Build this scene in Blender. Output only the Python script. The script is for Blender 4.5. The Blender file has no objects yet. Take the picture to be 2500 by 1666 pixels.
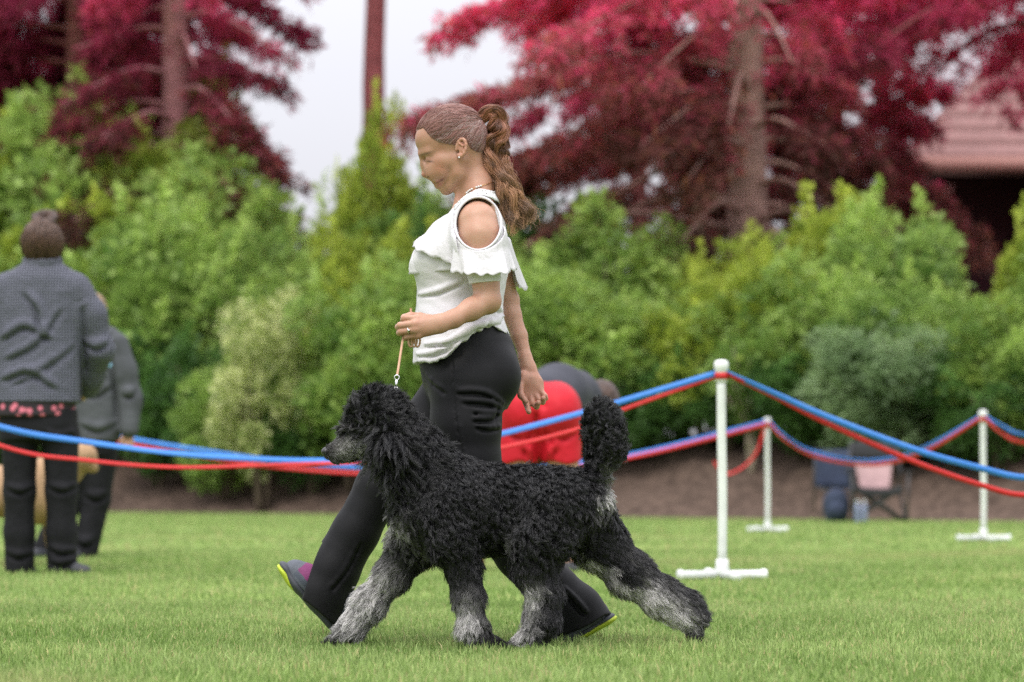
import bpy, math, random
import numpy as np
from mathutils import Vector, Matrix

# ---------------------------------------------------------------- camera, sky, sun, exposure
SC = bpy.context.scene
COL = SC.collection
F = 2500 * 100 / 36.0          # focal length in photo pixels
CX, HY, HC = 1250.0, 1181.5, 0.45   # centre column, horizon row, camera height

cam_d = bpy.data.cameras.new("camera")
cam = bpy.data.objects.new("camera", cam_d)
COL.objects.link(cam)
cam.location = (0, 0, HC)
cam.rotation_euler = (math.radians(90), 0, 0)
cam_d.lens = 100
cam_d.sensor_width = 36
cam_d.shift_y = (HY - 833) / 2500
cam_d.clip_start = 0.1
cam_d.clip_end = 3000
cam_d.dof.use_dof = True
cam_d.dof.focus_distance = 7.78
cam_d.dof.aperture_fstop = 3.5
SC.camera = cam

SUN_EL, SUN_AZ = math.radians(58), math.radians(200)   # azimuth clockwise from +Y
world = bpy.data.worlds.new("World")
SC.world = world
world.use_nodes = True
wn, wl = world.node_tree.nodes, world.node_tree.links
wn.clear()
w_out = wn.new("ShaderNodeOutputWorld")
w_bg = wn.new("ShaderNodeBackground")
w_bg.inputs["Strength"].default_value = 0.1
w_sky = wn.new("ShaderNodeTexSky")
w_sky.sky_type = 'NISHITA'
w_sky.sun_disc = False
w_sky.sun_elevation = SUN_EL
w_sky.sun_rotation = SUN_AZ
w_sky.dust_density = 4.0
# overcast layer: brighter towards the zenith (standard overcast sky), with faint cloud texture
w_tc = wn.new("ShaderNodeTexCoord")
w_sep = wn.new("ShaderNodeSeparateXYZ")
w_ramp = wn.new("ShaderNodeMapRange")
w_ramp.inputs["From Min"].default_value = 0.0
w_ramp.inputs["From Max"].default_value = 1.0
w_ramp.inputs["To Min"].default_value = 4.25
w_ramp.inputs["To Max"].default_value = 21.5
w_noise = wn.new("ShaderNodeTexNoise")
w_noise.inputs["Scale"].default_value = 2.2
w_noise.inputs["Detail"].default_value = 5
w_nr = wn.new("ShaderNodeMapRange")
w_nr.inputs["To Min"].default_value = 0.90
w_nr.inputs["To Max"].default_value = 1.10
w_mul = wn.new("ShaderNodeMath"); w_mul.operation = 'MULTIPLY'
w_col = wn.new("ShaderNodeVectorMath"); w_col.operation = 'SCALE'
w_col.inputs[0].default_value = (0.97, 0.965, 1.035)
w_mix = wn.new("ShaderNodeMixRGB")
w_mix.inputs["Fac"].default_value = 0.9
wl.new(w_tc.outputs["Generated"], w_sep.inputs[0])
wl.new(w_sep.outputs["Z"], w_ramp.inputs["Value"])
wl.new(w_tc.outputs["Generated"], w_noise.inputs["Vector"])
wl.new(w_noise.outputs["Fac"], w_nr.inputs["Value"])
wl.new(w_ramp.outputs[0], w_mul.inputs[0])
wl.new(w_nr.outputs[0], w_mul.inputs[1])
wl.new(w_mul.outputs[0], w_col.inputs["Scale"])
wl.new(w_sky.outputs[0], w_mix.inputs["Color1"])
wl.new(w_col.outputs[0], w_mix.inputs["Color2"])
wl.new(w_mix.outputs[0], w_bg.inputs["Color"])
wl.new(w_bg.outputs[0], w_out.inputs["Surface"])

sun_d = bpy.data.lights.new("sun", 'SUN')
sun_d.energy = 1.3
sun_d.angle = math.radians(25)
sun_d.color = (1.0, 0.96, 0.9)
sun = bpy.data.objects.new("sun", sun_d)
COL.objects.link(sun)
_sd = Vector((math.sin(SUN_AZ) * math.cos(SUN_EL), math.cos(SUN_AZ) * math.cos(SUN_EL), math.sin(SUN_EL)))
sun.rotation_euler = _sd.to_track_quat('Z', 'Y').to_euler()
sun.location = (0, 0, 20)

SC.view_settings.view_transform = 'Standard'
SC.view_settings.look = 'None'
SC.view_settings.exposure = 0.62
SC.view_settings.gamma = 1.0
SC.render.engine = 'CYCLES'
SC.cycles.use_denoising = False
SC.cycles.max_bounces = 8
SC.cycles.transparent_max_bounces = 8
try:
    SC.cycles_curves.shape = 'RIBBONS'
except Exception:
    pass

# ---------------------------------------------------------------- helpers
RNG = np.random.default_rng(7)


def P(px, py, Y):
    """photo pixel at a known distance -> world point"""
    return np.array([(px - CX) / F * Y, Y, HC + (HY - py) / F * Y])


def tag(o, label=None, cat=None, group=None, kind=None):
    if label: o["label"] = label
    if cat: o["category"] = cat
    if group: o["group"] = group
    if kind: o["kind"] = kind
    return o


def empty(name, loc=(0, 0, 0), **kw):
    o = bpy.data.objects.new(name, None)
    COL.objects.link(o)
    o.location = loc
    o.empty_display_size = 0.1
    return tag(o, **kw)


def mesh(name, V, Fc, smooth=True, cols=None):
    V = np.asarray(V, np.float32)
    me = bpy.data.meshes.new(name)
    me.vertices.add(len(V))
    me.vertices.foreach_set("co", V.ravel())
    if isinstance(Fc, np.ndarray):
        n, k = Fc.shape
        me.loops.add(n * k)
        me.loops.foreach_set("vertex_index", Fc.astype(np.int32).ravel())
        me.polygons.add(n)
        me.polygons.foreach_set("loop_start", np.arange(0, n * k, k, dtype=np.int32))
        me.polygons.foreach_set("loop_total", np.full(n, k, np.int32))
    else:
        tot = np.array([len(f) for f in Fc], np.int32)
        flat = np.fromiter((i for f in Fc for i in f), np.int32)
        me.loops.add(len(flat))
        me.loops.foreach_set("vertex_index", flat)
        me.polygons.add(len(tot))
        me.polygons.foreach_set("loop_start", np.concatenate([[0], np.cumsum(tot)[:-1]]).astype(np.int32))
        me.polygons.foreach_set("loop_total", tot)
    me.update(calc_edges=True)
    me.validate()
    if smooth:
        me.polygons.foreach_set("use_smooth", np.ones(len(me.polygons), bool))
    if cols is not None:
        a = me.attributes.new("col", 'FLOAT_COLOR', 'POINT')
        c = np.ones((len(V), 4), np.float32)
        c[:, :3] = cols
        a.data.foreach_set("color", c.ravel())
    return me


def world_at(o):
    if o.parent is None:
        return Vector(o.location)
    return world_at(o.parent) + o.matrix_parent_inverse.translation + Vector(o.location)


def obj(name, me, mat=None, parent=None, **kw):
    o = bpy.data.objects.new(name, me)
    COL.objects.link(o)
    if mat is not None and len(me.materials) == 0:
        me.materials.append(mat)
    if parent is not None:
        o.parent = parent
        o.matrix_parent_inverse = Matrix.Translation(-world_at(parent))
    return tag(o, **kw)


def local(o):
    """the mesh is already in its parent's own frame"""
    o.matrix_parent_inverse = Matrix.Identity(4)
    return o


def copy_tree(o, parent=None):
    c = o.copy()
    COL.objects.link(c)
    c.parent = parent
    for ch in o.children:
        copy_tree(ch, c)
    return c


# ---- materials
def mat(name, col=(0.5, 0.5, 0.5), rough=0.7, attr=None, noise=0.0, nscale=20, bump=0.0, bscale=60,
        trans=0.0, spec=0.4, sss=0.0, sssr=(0.01, 0.004, 0.002), sheen=0.0, metal=0.0, coord="Object"):
    m = bpy.data.materials.new(name)
    m.use_nodes = True
    nt = m.node_tree
    N, L = nt.nodes, nt.links
    b = N["Principled BSDF"]
    b.inputs["Roughness"].default_value = rough
    b.inputs["Specular IOR Level"].default_value = spec
    b.inputs["Metallic"].default_value = metal
    if sheen:
        b.inputs["Sheen Weight"].default_value = sheen
        b.inputs["Sheen Roughness"].default_value = 0.4
    if sss:
        b.inputs["Subsurface Weight"].default_value = sss
        b.inputs["Subsurface Radius"].default_value = sssr
        b.inputs["Subsurface Scale"].default_value = 1.0
    src = None
    if attr:
        a = N.new("ShaderNodeAttribute"); a.attribute_name = attr
        src = a.outputs["Color"]
    else:
        r = N.new("ShaderNodeRGB"); r.outputs[0].default_value = (*col, 1)
        src = r.outputs[0]
    tc = N.new("ShaderNodeTexCoord")
    if noise:
        n = N.new("ShaderNodeTexNoise"); n.inputs["Scale"].default_value = nscale
        n.inputs["Detail"].default_value = 6
        L.new(tc.outputs[coord], n.inputs["Vector"])
        mr = N.new("ShaderNodeMapRange")
        mr.inputs["From Min"].default_value = 0.25; mr.inputs["From Max"].default_value = 0.75
        mr.inputs["To Min"].default_value = 1 - noise; mr.inputs["To Max"].default_value = 1 + noise
        L.new(n.outputs["Fac"], mr.inputs["Value"])
        mu = N.new("ShaderNodeVectorMath"); mu.operation = 'SCALE'
        L.new(src, mu.inputs[0]); L.new(mr.outputs[0], mu.inputs["Scale"])
        src = mu.outputs[0]
    L.new(src, b.inputs["Base Color"])
    if bump:
        n2 = N.new("ShaderNodeTexNoise"); n2.inputs["Scale"].default_value = bscale
        n2.inputs["Detail"].default_value = 4
        L.new(tc.outputs[coord], n2.inputs["Vector"])
        bp = N.new("ShaderNodeBump"); bp.inputs["Strength"].default_value = 1.0
        bp.inputs["Distance"].default_value = bump
        L.new(n2.outputs["Fac"], bp.inputs["Height"])
        L.new(bp.outputs[0], b.inputs["Normal"])
    if trans:
        t = N.new("ShaderNodeBsdfTranslucent")
        L.new(src, t.inputs["Color"])
        mx = N.new("ShaderNodeMixShader"); mx.inputs[0].default_value = trans
        L.new(b.outputs[0], mx.inputs[1]); L.new(t.outputs[0], mx.inputs[2])
        L.new(mx.outputs[0], N["Material Output"].inputs["Surface"])
    m["src"] = 1
    return m


def hair_mat(name, rough=0.35, radial=0.5, tint=None):
    m = bpy.data.materials.new(name)
    m.use_nodes = True
    N, L = m.node_tree.nodes, m.node_tree.links
    b = N["Principled BSDF"]
    a = N.new("ShaderNodeAttribute"); a.attribute_name = "col"
    L.new(a.outputs["Color"], b.inputs["Base Color"])
    b.inputs["Roughness"].default_value = rough
    b.inputs["Specular IOR Level"].default_value = radial
    return m


# ---- distance-field modelling: smooth unions of tapered shapes, then a surface-net mesh
class Field:
    def __init__(s, lo, hi, h):
        lo, hi = np.asarray(lo, float), np.asarray(hi, float)
        s.lo, s.h = lo, h
        s.n = np.ceil((hi - lo) / h).astype(int) + 1
        s.d = np.full(tuple(s.n), 0.5, np.float32)
        s.ax = [(lo[i] + h * np.arange(s.n[i])).astype(np.float32) for i in range(3)]

    def _put(s, fn, lo, hi, k, op):
        i0 = np.maximum(np.floor((np.asarray(lo) - s.lo) / s.h).astype(int) - 2, 0)
        i1 = np.minimum(np.ceil((np.asarray(hi) - s.lo) / s.h).astype(int) + 3, s.n)
        if np.any(i1 <= i0):
            return
        sl = tuple(slice(a, b) for a, b in zip(i0, i1))
        X = s.ax[0][sl[0]][:, None, None]
        Y = s.ax[1][sl[1]][None, :, None]
        Z = s.ax[2][sl[2]][None, None, :]
        d = fn(X, Y, Z).astype(np.float32)
        a = s.d[sl]
        if op == 'u':
            hh = np.maximum(k - np.abs(a - d), 0) / k
            s.d[sl] = np.minimum(a, d) - hh * hh * k * 0.25
        elif op == 's':
            d = -d
            hh = np.maximum(k - np.abs(a - d), 0) / k
            s.d[sl] = np.maximum(a, d) + hh * hh * k * 0.25
        elif op == 'i':
            hh = np.maximum(k - np.abs(a - d), 0) / k
            s.d[sl] = np.maximum(a, d) + hh * hh * k * 0.25

    def cone(s, a, b, ra, rb, k=0.02, flat=None, op='u'):
        a, b = np.asarray(a, float), np.asarray(b, float)
        m = max(ra, rb) + k + 0.012
        if flat is not None:
            n, fs = np.asarray(flat[0], float), flat[1]
            n = n / np.linalg.norm(n)
            if fs > 1: m = m * fs
        ba = b - a

        def fn(X, Y, Z):
            x, y, z = X - a[0], Y - a[1], Z - a[2]
            bb = ba
            if flat is not None:
                q = (x * n[0] + y * n[1] + z * n[2]) * (1 / fs - 1)
                x, y, z = x + q * n[0], y + q * n[1], z + q * n[2]
                bb = ba + n * (ba @ n) * (1 / fs - 1)
            t = np.clip((x * bb[0] + y * bb[1] + z * bb[2]) / max(bb @ bb, 1e-9), 0, 1)
            return np.sqrt((x - t * bb[0]) ** 2 + (y - t * bb[1]) ** 2 + (z - t * bb[2]) ** 2) - (ra + (rb - ra) * t)
        s._put(fn, np.minimum(a, b) - m, np.maximum(a, b) + m, k, op)

    def chain(s, pts, rad, k=0.02, flat=None, op='u'):
        for i in range(len(pts) - 1):
            s.cone(pts[i], pts[i + 1], rad[i], rad[i + 1], k, flat, op)

    def ell(s, c, r, k=0.02, rot=0.0, op='u'):
        """ellipsoid with radii (x, y, z), turned by rot about the y axis"""
        c, r = np.asarray(c, float), np.asarray(r, float)
        m = r.max() + k + 0.012
        co, si = math.cos(rot), math.sin(rot)

        def fn(X, Y, Z):
            x, y, z = X - c[0], Y - c[1], Z - c[2]
            x, z = co * x + si * z, -si * x + co * z
            k0 = np.sqrt((x / r[0]) ** 2 + (y / r[1]) ** 2 + (z / r[2]) ** 2)
            k1 = np.sqrt((x / r[0] ** 2) ** 2 + (y / r[1] ** 2) ** 2 + (z / r[2] ** 2) ** 2)
            return k0 * (k0 - 1) / np.maximum(k1, 1e-6)
        s._put(fn, c - m, c + m, k, op)

    def loft(s, rows, Y0, k=0.02, inset=0.0, op='u', e=2.2):
        """rows of (py, front px, back px, half depth in m) in the plane at distance Y0"""
        rows = np.array(rows, float)
        z = HC + (HY - rows[:, 0]) / F * Y0
        xf = (rows[:, 1] - CX) / F * Y0 + inset
        xb = (rows[:, 2] - CX) / F * Y0 - inset
        w = rows[:, 3] - inset
        o = np.argsort(z)
        z, xf, xb, w = z[o], xf[o], xb[o], w[o]

        def cub(q, y):
            # smooth monotone-ish interpolation
            t = np.linspace(z[0], z[-1], 200)
            v = np.interp(t, z, y)
            ker = np.hanning(19); ker /= ker.sum()
            v = np.convolve(np.pad(v, 9, mode='edge'), ker, mode='valid')
            return np.interp(q, t, v)

        def fn(X, Y, Z):
            f, b_, ww = cub(Z, xf), cub(Z, xb), cub(Z, w)
            xc, a = (f + b_) / 2, (b_ - f) / 2
            rho = ((np.abs(X - xc) / a) ** e + (np.abs(Y - Y0) / ww) ** e) ** (1 / e)
            d = (rho - 1) * np.minimum(a, ww)
            zc, hz = (z[0] + z[-1]) / 2, (z[-1] - z[0]) / 2
            return np.maximum(d, np.abs(Z - zc) - hz)
        m = 0.05
        s._put(fn, [xf.min() - m, Y0 - w.max() - m, z[0] - m], [xb.max() + m, Y0 + w.max() + m, z[-1] + m], k, op)

    def cut(s, fn, k=0.004, lo=None, hi=None):
        """keep where fn(X,Y,Z) < 0"""
        s._put(fn, s.lo if lo is None else lo, s.lo + s.h * s.n if hi is None else hi, k, 'i')

    def at(s, Pt):
        i = np.clip(((np.asarray(Pt) - s.lo) / s.h).round().astype(int), 0, s.n - 1)
        return s.d[i[..., 0], i[..., 1], i[..., 2]]

    def surf(s, p):
        """the point of the surface seen at the photo place of p, looking from the camera"""
        p = np.asarray(p, float)
        dr = p - np.array([0, 0, HC]); dr = dr / dr[1]
        ys = np.arange(s.lo[1], s.lo[1] + s.h * (s.n[1] - 1), s.h)
        q = np.array([0, 0, HC]) + dr * ys[:, None]
        i = np.where(s.at(q) < 0)[0]
        return q[i[0]] if len(i) else p

    def crease(s, pts, r, n=14, lift=0.006, k=0.010):
        """a fold pressed into the visible surface along photo points, with a soft ridge above it"""
        c = spline(np.array([p for p in pts]), n)
        c = np.array([s.surf(p) for p in c])
        w = np.sin(np.linspace(0.12, math.pi - 0.12, n))
        s.chain(c + [0, -r * 0.5, 0], r * w + 0.0004, k, op='s')
        up = np.cross(unit(np.gradient(c, axis=0)), [0, 1.0, 0])
        up *= np.sign(up[:, 2:3] + 1e-6)
        s.chain(c + up * lift + [0, r * 0.35, 0], r * w * 0.9 + 0.0003, k)

    def push(s, Pt, out, margin, it=6):
        """move points outwards until they lie margin outside the surface"""
        for _ in range(it):
            d = s.at(Pt)
            Pt = Pt + out * np.clip(margin - d, 0, 0.03)[..., None]
        return Pt

    def net(s):
        d = s.d
        sg = d < 0
        c = np.zeros(tuple(np.array(d.shape) - 1), np.uint8)
        for i in (0, 1):
            for j in (0, 1):
                for k in (0, 1):
                    c += sg[i:d.shape[0] - 1 + i, j:d.shape[1] - 1 + j, k:d.shape[2] - 1 + k]
        act = (c > 0) & (c < 8)
        idx = np.argwhere(act)
        vid = np.full(act.shape, -1, np.int32)
        vid[act] = np.arange(len(idx))
        offs = np.array([(i, j, k) for i in (0, 1) for j in (0, 1) for k in (0, 1)])
        vals = np.stack([d[idx[:, 0] + o[0], idx[:, 1] + o[1], idx[:, 2] + o[2]] for o in offs], 1)
        acc = np.zeros((len(idx), 3)); cnt = np.zeros(len(idx))
        for p in range(8):
            for q in range(p + 1, 8):
                df = offs[q] - offs[p]
                if np.abs(df).sum() != 1:
                    continue
                a, b = vals[:, p], vals[:, q]
                mk = (a < 0) != (b < 0)
                t = np.where(mk, a / np.where(a == b, 1, a - b), 0)
                acc += mk[:, None] * (offs[p] + t[:, None] * df)
                cnt += mk
        V = s.lo + s.h * (idx + acc / cnt[:, None])
        Q = []
        for ax in range(3):
            o1, o2 = [(1, 2), (2, 0), (0, 1)][ax]
            sh = list(d.shape); sh[ax] -= 1
            A = [slice(None)] * 3; B = [slice(None)] * 3
            A[ax] = slice(0, -1); B[ax] = slice(1, None)
            ch = sg[tuple(A)] != sg[tuple(B)]
            e = np.argwhere(ch)
            e = e[(e[:, o1] > 0) & (e[:, o2] > 0) & (e[:, o1] < d.shape[o1] - 1) & (e[:, o2] < d.shape[o2] - 1)]
            ins = sg[e[:, 0], e[:, 1], e[:, 2]]

            def cell(a, b):
                t = e.copy(); t[:, o1] -= a; t[:, o2] -= b
                return vid[t[:, 0], t[:, 1], t[:, 2]]
            q = np.stack([cell(1, 1), cell(0, 1), cell(0, 0), cell(1, 0)], 1)
            q[~ins] = q[~ins][:, ::-1]
            Q.append(q)
        Q = np.concatenate(Q)
        Q = Q[(Q >= 0).all(1)]
        return V, Q


def normals(V, Q):
    a, b, c = V[Q[:, 0]], V[Q[:, 1]], V[Q[:, 2]]
    n = np.cross(b - a, c - a)
    N = np.zeros_like(V)
    for i in range(Q.shape[1]):
        np.add.at(N, Q[:, i], n)
    return N / np.maximum(np.linalg.norm(N, axis=1, keepdims=True), 1e-12)


def relax(V, Q, it=2, f=0.5):
    for _ in range(it):
        A = np.zeros_like(V); C = np.zeros(len(V))
        for i in range(4):
            j = (i + 1) % 4
            np.add.at(A, Q[:, i], V[Q[:, j]]); np.add.at(C, Q[:, i], 1)
            np.add.at(A, Q[:, j], V[Q[:, i]]); np.add.at(C, Q[:, j], 1)
        V = V + f * (A / np.maximum(C, 1)[:, None] - V)
    return V


def pxof(V):
    """world points -> photo pixel columns and rows"""
    return CX + V[:, 0] / V[:, 1] * F, HY - (V[:, 2] - HC) / V[:, 1] * F


def blob(px, py, cx, cy, rx, ry, rot=0.0):
    c, s_ = math.cos(rot), math.sin(rot)
    x, y = px - cx, py - cy
    x, y = c * x + s_ * y, -s_ * x + c * y
    return np.exp(-((x / rx) ** 2 + (y / ry) ** 2))


# ---- simple solid pieces
def tube(pts, rad, n=10, cap=True, flat=None):
    """round tube through pts; rad scalar or list; returns V, faces"""
    pts = np.asarray(pts, float)
    m = len(pts)
    rad = np.broadcast_to(np.asarray(rad, float), (m,))
    T = np.gradient(pts, axis=0)
    T /= np.maximum(np.linalg.norm(T, axis=1, keepdims=True), 1e-9)
    up = np.array([0, 0, 1.0]) if abs(T[0][2]) < 0.9 else np.array([0, 1.0, 0])
    V, Fc = [], []
    u = np.cross(up, T[0]); u /= np.linalg.norm(u)
    for i in range(m):
        u = u - T[i] * (u @ T[i]); u /= np.linalg.norm(u)
        w = np.cross(T[i], u)
        for j in range(n):
            a = 2 * math.pi * j / n
            V.append(pts[i] + rad[i] * (math.cos(a) * u + math.sin(a) * w))
    for i in range(m - 1):
        for j in range(n):
            Fc.append((i * n + j, i * n + (j + 1) % n, (i + 1) * n + (j + 1) % n, (i + 1) * n + j))
    if cap:
        Fc.append(tuple(range(n))[::-1]); Fc.append(tuple((m - 1) * n + j for j in range(n)))
    return np.array(V), Fc


def box(lo, hi):
    (a, b, c), (d, e, f) = lo, hi
    V = np.array([(x, y, z) for x in (a, d) for y in (b, e) for z in (c, f)], float)
    return V, [(0, 1, 3, 2), (4, 6, 7, 5), (0, 4, 5, 1), (2, 3, 7, 6), (0, 2, 6, 4), (1, 5, 7, 3)]


def join(*parts):
    V, Fc, o = [], [], 0
    for v, f in parts:
        V.append(v)
        Fc += [tuple(i + o for i in q) for q in f]
        o += len(v)
    return np.concatenate(V), Fc


def hair_curves(name, pts, rad, cols, mt, parent=None, **kw):
    """pts (n, m, 3), rad (m,) or (n, m), cols (n, m, 3)"""
    n, m = pts.shape[:2]
    cu = bpy.data.hair_curves.new(name)
    cu.add_curves([m] * n)
    cu.position_data.foreach_set("vector", pts.astype(np.float32).ravel())
    r = cu.attributes.get("radius") or cu.attributes.new("radius", 'FLOAT', 'POINT')
    r.data.foreach_set("value", np.broadcast_to(rad, (n, m)).astype(np.float32).ravel())
    a = cu.attributes.new("col", 'FLOAT_COLOR', 'POINT')
    c = np.ones((n, m, 4), np.float32); c[..., :3] = cols
    a.data.foreach_set("color", c.ravel())
    return obj(name, cu, mt, parent, **kw)


def unit(v):
    return v / np.maximum(np.linalg.norm(v, axis=-1, keepdims=True), 1e-9)


def spline(pts, n):
    """Catmull-Rom through pts (m, d) -> n samples"""
    p = np.asarray(pts, float)
    p = np.concatenate([[2 * p[0] - p[1]], p, [2 * p[-1] - p[-2]]])
    t = np.linspace(0, len(p) - 3 - 1e-6, n)
    i = t.astype(int); u = (t - i)[:, None]
    a, b, c, d = p[i], p[i + 1], p[i + 2], p[i + 3]
    return 0.5 * (2 * b + (c - a) * u + (2 * a - 5 * b + 4 * c - d) * u ** 2 + (3 * b - a - 3 * c + d) * u ** 3)
# ---------------------------------------------------------------- materials of the place
def lawn_material():
    m = mat("lawn_turf", (0.1, 0.16, 0.04), 0.95, spec=0.1, bump=0.02, bscale=30)
    N, L = m.node_tree.nodes, m.node_tree.links
    b = N["Principled BSDF"]
    tc = N.new("ShaderNodeTexCoord")
    n1 = N.new("ShaderNodeTexNoise"); n1.inputs["Scale"].default_value = 1.1; n1.inputs["Detail"].default_value = 8
    n2 = N.new("ShaderNodeTexNoise"); n2.inputs["Scale"].default_value = 40; n2.inputs["Detail"].default_value = 4
    L.new(tc.outputs["Object"], n1.inputs["Vector"]); L.new(tc.outputs["Object"], n2.inputs["Vector"])
    r = N.new("ShaderNodeValToRGB")
    r.color_ramp.elements[0].position = 0.33; r.color_ramp.elements[0].color = (0.12, 0.20, 0.045, 1)
    r.color_ramp.elements[1].position = 0.7; r.color_ramp.elements[1].color = (0.27, 0.35, 0.10, 1)
    r2 = N.new("ShaderNodeMapRange"); r2.inputs["To Min"].default_value = 0.6; r2.inputs["To Max"].default_value = 1.25
    L.new(n1.outputs["Fac"], r.inputs[0]); L.new(n2.outputs["Fac"], r2.inputs["Value"])
    mu = N.new("ShaderNodeVectorMath"); mu.operation = 'SCALE'
    L.new(r.outputs[0], mu.inputs[0]); L.new(r2.outputs[0], mu.inputs["Scale"])
    L.new(mu.outputs[0], b.inputs["Base Color"])
    return m


M_LAWN = lawn_material()
M_GRASS = mat("grass_blade", attr="col", rough=0.55, trans=0.5, spec=0.3)
M_MULCH = mat("bark_mulch", (0.092, 0.064, 0.049), 0.95, noise=0.55, nscale=7, bump=0.05, bscale=9, spec=0.15)
M_LEAF = mat("leaf", attr="col", rough=0.5, trans=0.45, spec=0.35)
M_STEM = mat("shrub_stem", (0.09, 0.065, 0.045), 0.9, noise=0.3, nscale=12)
M_BARK = mat("haze_red_bark", (0.25, 0.10, 0.095), 0.95, noise=0.35, nscale=6, bump=0.03, bscale=14, spec=0.1)  # bark colour reddened to carry the haze
M_NEEDLE = mat("haze_red_needles", attr="col", rough=0.6, trans=0.5, spec=0.2)  # needle colours carry a painted red haze


def edge_y(x):
    return 39.0 - 0.91 * np.clip(x, -14, 9)


def bank_z(x, y):
    """height of the planting bank behind the lawn"""
    t = np.clip((y - edge_y(x)) / 4.4, 0, 1)
    return 1.08 * t * t * (3 - 2 * t) + np.clip((y - edge_y(x) - 4.4) * 0.012, 0, 0.8)


# ground sheet to the horizon, the lawn
v = [(-1500, -60, -0.30), (1500, -60, -0.30), (1500, 2200, -0.30), (-1500, 2200, -0.30)]
obj("ground", mesh("ground", v, [(0, 1, 2, 3)], False), M_LAWN, kind="structure")
gx = np.linspace(-40, 40, 81); gy = np.linspace(-20, 56, 96)
LX, LY = np.meshgrid(gx, gy, indexing="ij")
LZ = 0.004 * np.sin(LX * 1.7 + LY * 0.9)
vid = np.arange(LX.size).reshape(LX.shape)
Q = np.stack([vid[:-1, :-1], vid[1:, :-1], vid[1:, 1:], vid[:-1, 1:]], -1).reshape(-1, 4)
obj("lawn", mesh("lawn", np.stack([LX, LY, LZ], -1).reshape(-1, 3), Q), M_LAWN, kind="structure")

# mulch bank, uneven
bx = np.linspace(-40, 40, 321); bt = np.concatenate([np.linspace(0, 8, 70), np.linspace(8.6, 260, 25)])
BX, BT = np.meshgrid(bx, bt, indexing="ij")
BY = edge_y(BX) + BT - 0.25 + 0.18 * np.sin(BX * 2.3) * np.exp(-BT) + 0.1 * np.sin(BX * 5.1) * np.exp(-BT)
BZ = bank_z(BX, BY) - 0.03 + 0.09 * np.minimum(BT, 0.6)
BZ += (RNG.normal(0, 0.03, BX.shape) + 0.05 * np.sin(BX * 1.3 + BT * 2) * np.sin(BX * 3.7 - BT)) * np.clip(BT, 0, 1)
vid = np.arange(BX.size).reshape(BX.shape)
Q = np.stack([vid[:-1, :-1], vid[1:, :-1], vid[1:, 1:], vid[:-1, 1:]], -1).reshape(-1, 4)
obj("mulch_bank", mesh("mulch_bank", np.stack([BX, BY, BZ], -1).reshape(-1, 3), Q), M_MULCH, kind="structure")


# ---------------------------------------------------------------- grass
def blades(n, y0, y1, hmin, hmax, wid, seed, seg=2):
    r = np.random.default_rng(seed)
    y = np.sqrt(r.uniform(y0 ** 2, y1 ** 2, n))
    hw = y * 0.185 + 1.0
    x = r.uniform(-1, 1, n) * hw
    ok = y < edge_y(x) - 0.1
    x, y = x[ok], y[ok]; n = len(x)
    patch = 0.5 + 0.5 * np.sin(x * 2.1 + 1.3 * np.sin(y * 1.7)) * np.sin(y * 2.6 + np.sin(x * 1.1))
    patch2 = 0.5 + 0.5 * np.sin(x * 9 + 2 * np.sin(y * 7)) * np.sin(y * 8 + x * 3)
    tuft = (0.5 + 0.5 * np.sin(x * 23 + 3 * np.sin(y * 19)) * np.sin(y * 27 + 2 * np.sin(x * 13))) ** 2
    h = r.uniform(hmin, hmax, n) * (0.55 + 0.25 * patch + 0.25 * patch2 + 0.45 * tuft) * (1 + 0.5 * (r.random(n) < 0.03))
    az = r.uniform(0, 2 * np.pi, n); lean = np.abs(r.normal(0.35, 0.3, n)) * h
    dx, dy = np.cos(az) * lean, np.sin(az) * lean
    fa = r.uniform(0, np.pi, n); w = wid * r.uniform(0.6, 1.3, n)
    wx, wy = np.cos(fa) * w / 2, np.sin(fa) * w / 2
    z0 = np.zeros(n)
    base = np.stack([x, y, z0], 1); W = np.stack([wx, wy, z0], 1)
    mid = base + np.stack([dx * 0.35, dy * 0.35, h * 0.6], 1)
    tip = base + np.stack([dx, dy, h * np.sqrt(np.clip(1 - (lean / h * 0.7) ** 2, 0.2, 1))], 1)
    c0 = np.array([0.13, 0.225, 0.045]); c1 = np.array([0.385, 0.49, 0.18]); dead = np.array([0.52, 0.47, 0.23])
    t = np.clip(0.45 * patch + 0.25 * patch2 + 0.35 * tuft + r.normal(0.0, 0.3, n), 0, 1)[:, None]
    c = c0 + (c1 - c0) * t
    dd = (r.random(n) < 0.04 + 0.16 * patch * patch2 ** 2)[:, None]
    worn = np.clip(np.sin(x * 0.9 + 2.1 * np.sin(y * 0.55)) * np.sin(y * 0.8 + 1.7 * np.sin(x * 0.7 + 1)) - 0.45, 0, 1)[:, None] * 1.3
    c = c + worn * (np.array([0.42, 0.43, 0.19]) - c)
    c = np.where(dd, dead, c) * r.uniform(0.7, 1.3, (n, 1))
    if seg == 2:
        V = np.stack([base - W, base + W, mid + W * 0.8, mid - W * 0.8, tip], 1).reshape(-1, 3)
        C = np.repeat(c[:, None], 5, 1).reshape(-1, 3)
        i = np.arange(n)[:, None] * 5
        T = np.concatenate([i + [0, 1, 2], i + [0, 2, 3], i + [3, 2, 4]])
    else:
        V = np.stack([base - W, base + W, tip], 1).reshape(-1, 3)
        C = np.repeat(c[:, None], 3, 1).reshape(-1, 3)
        T = np.arange(n)[:, None] * 3 + [0, 1, 2]
    return V, T, C


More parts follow.
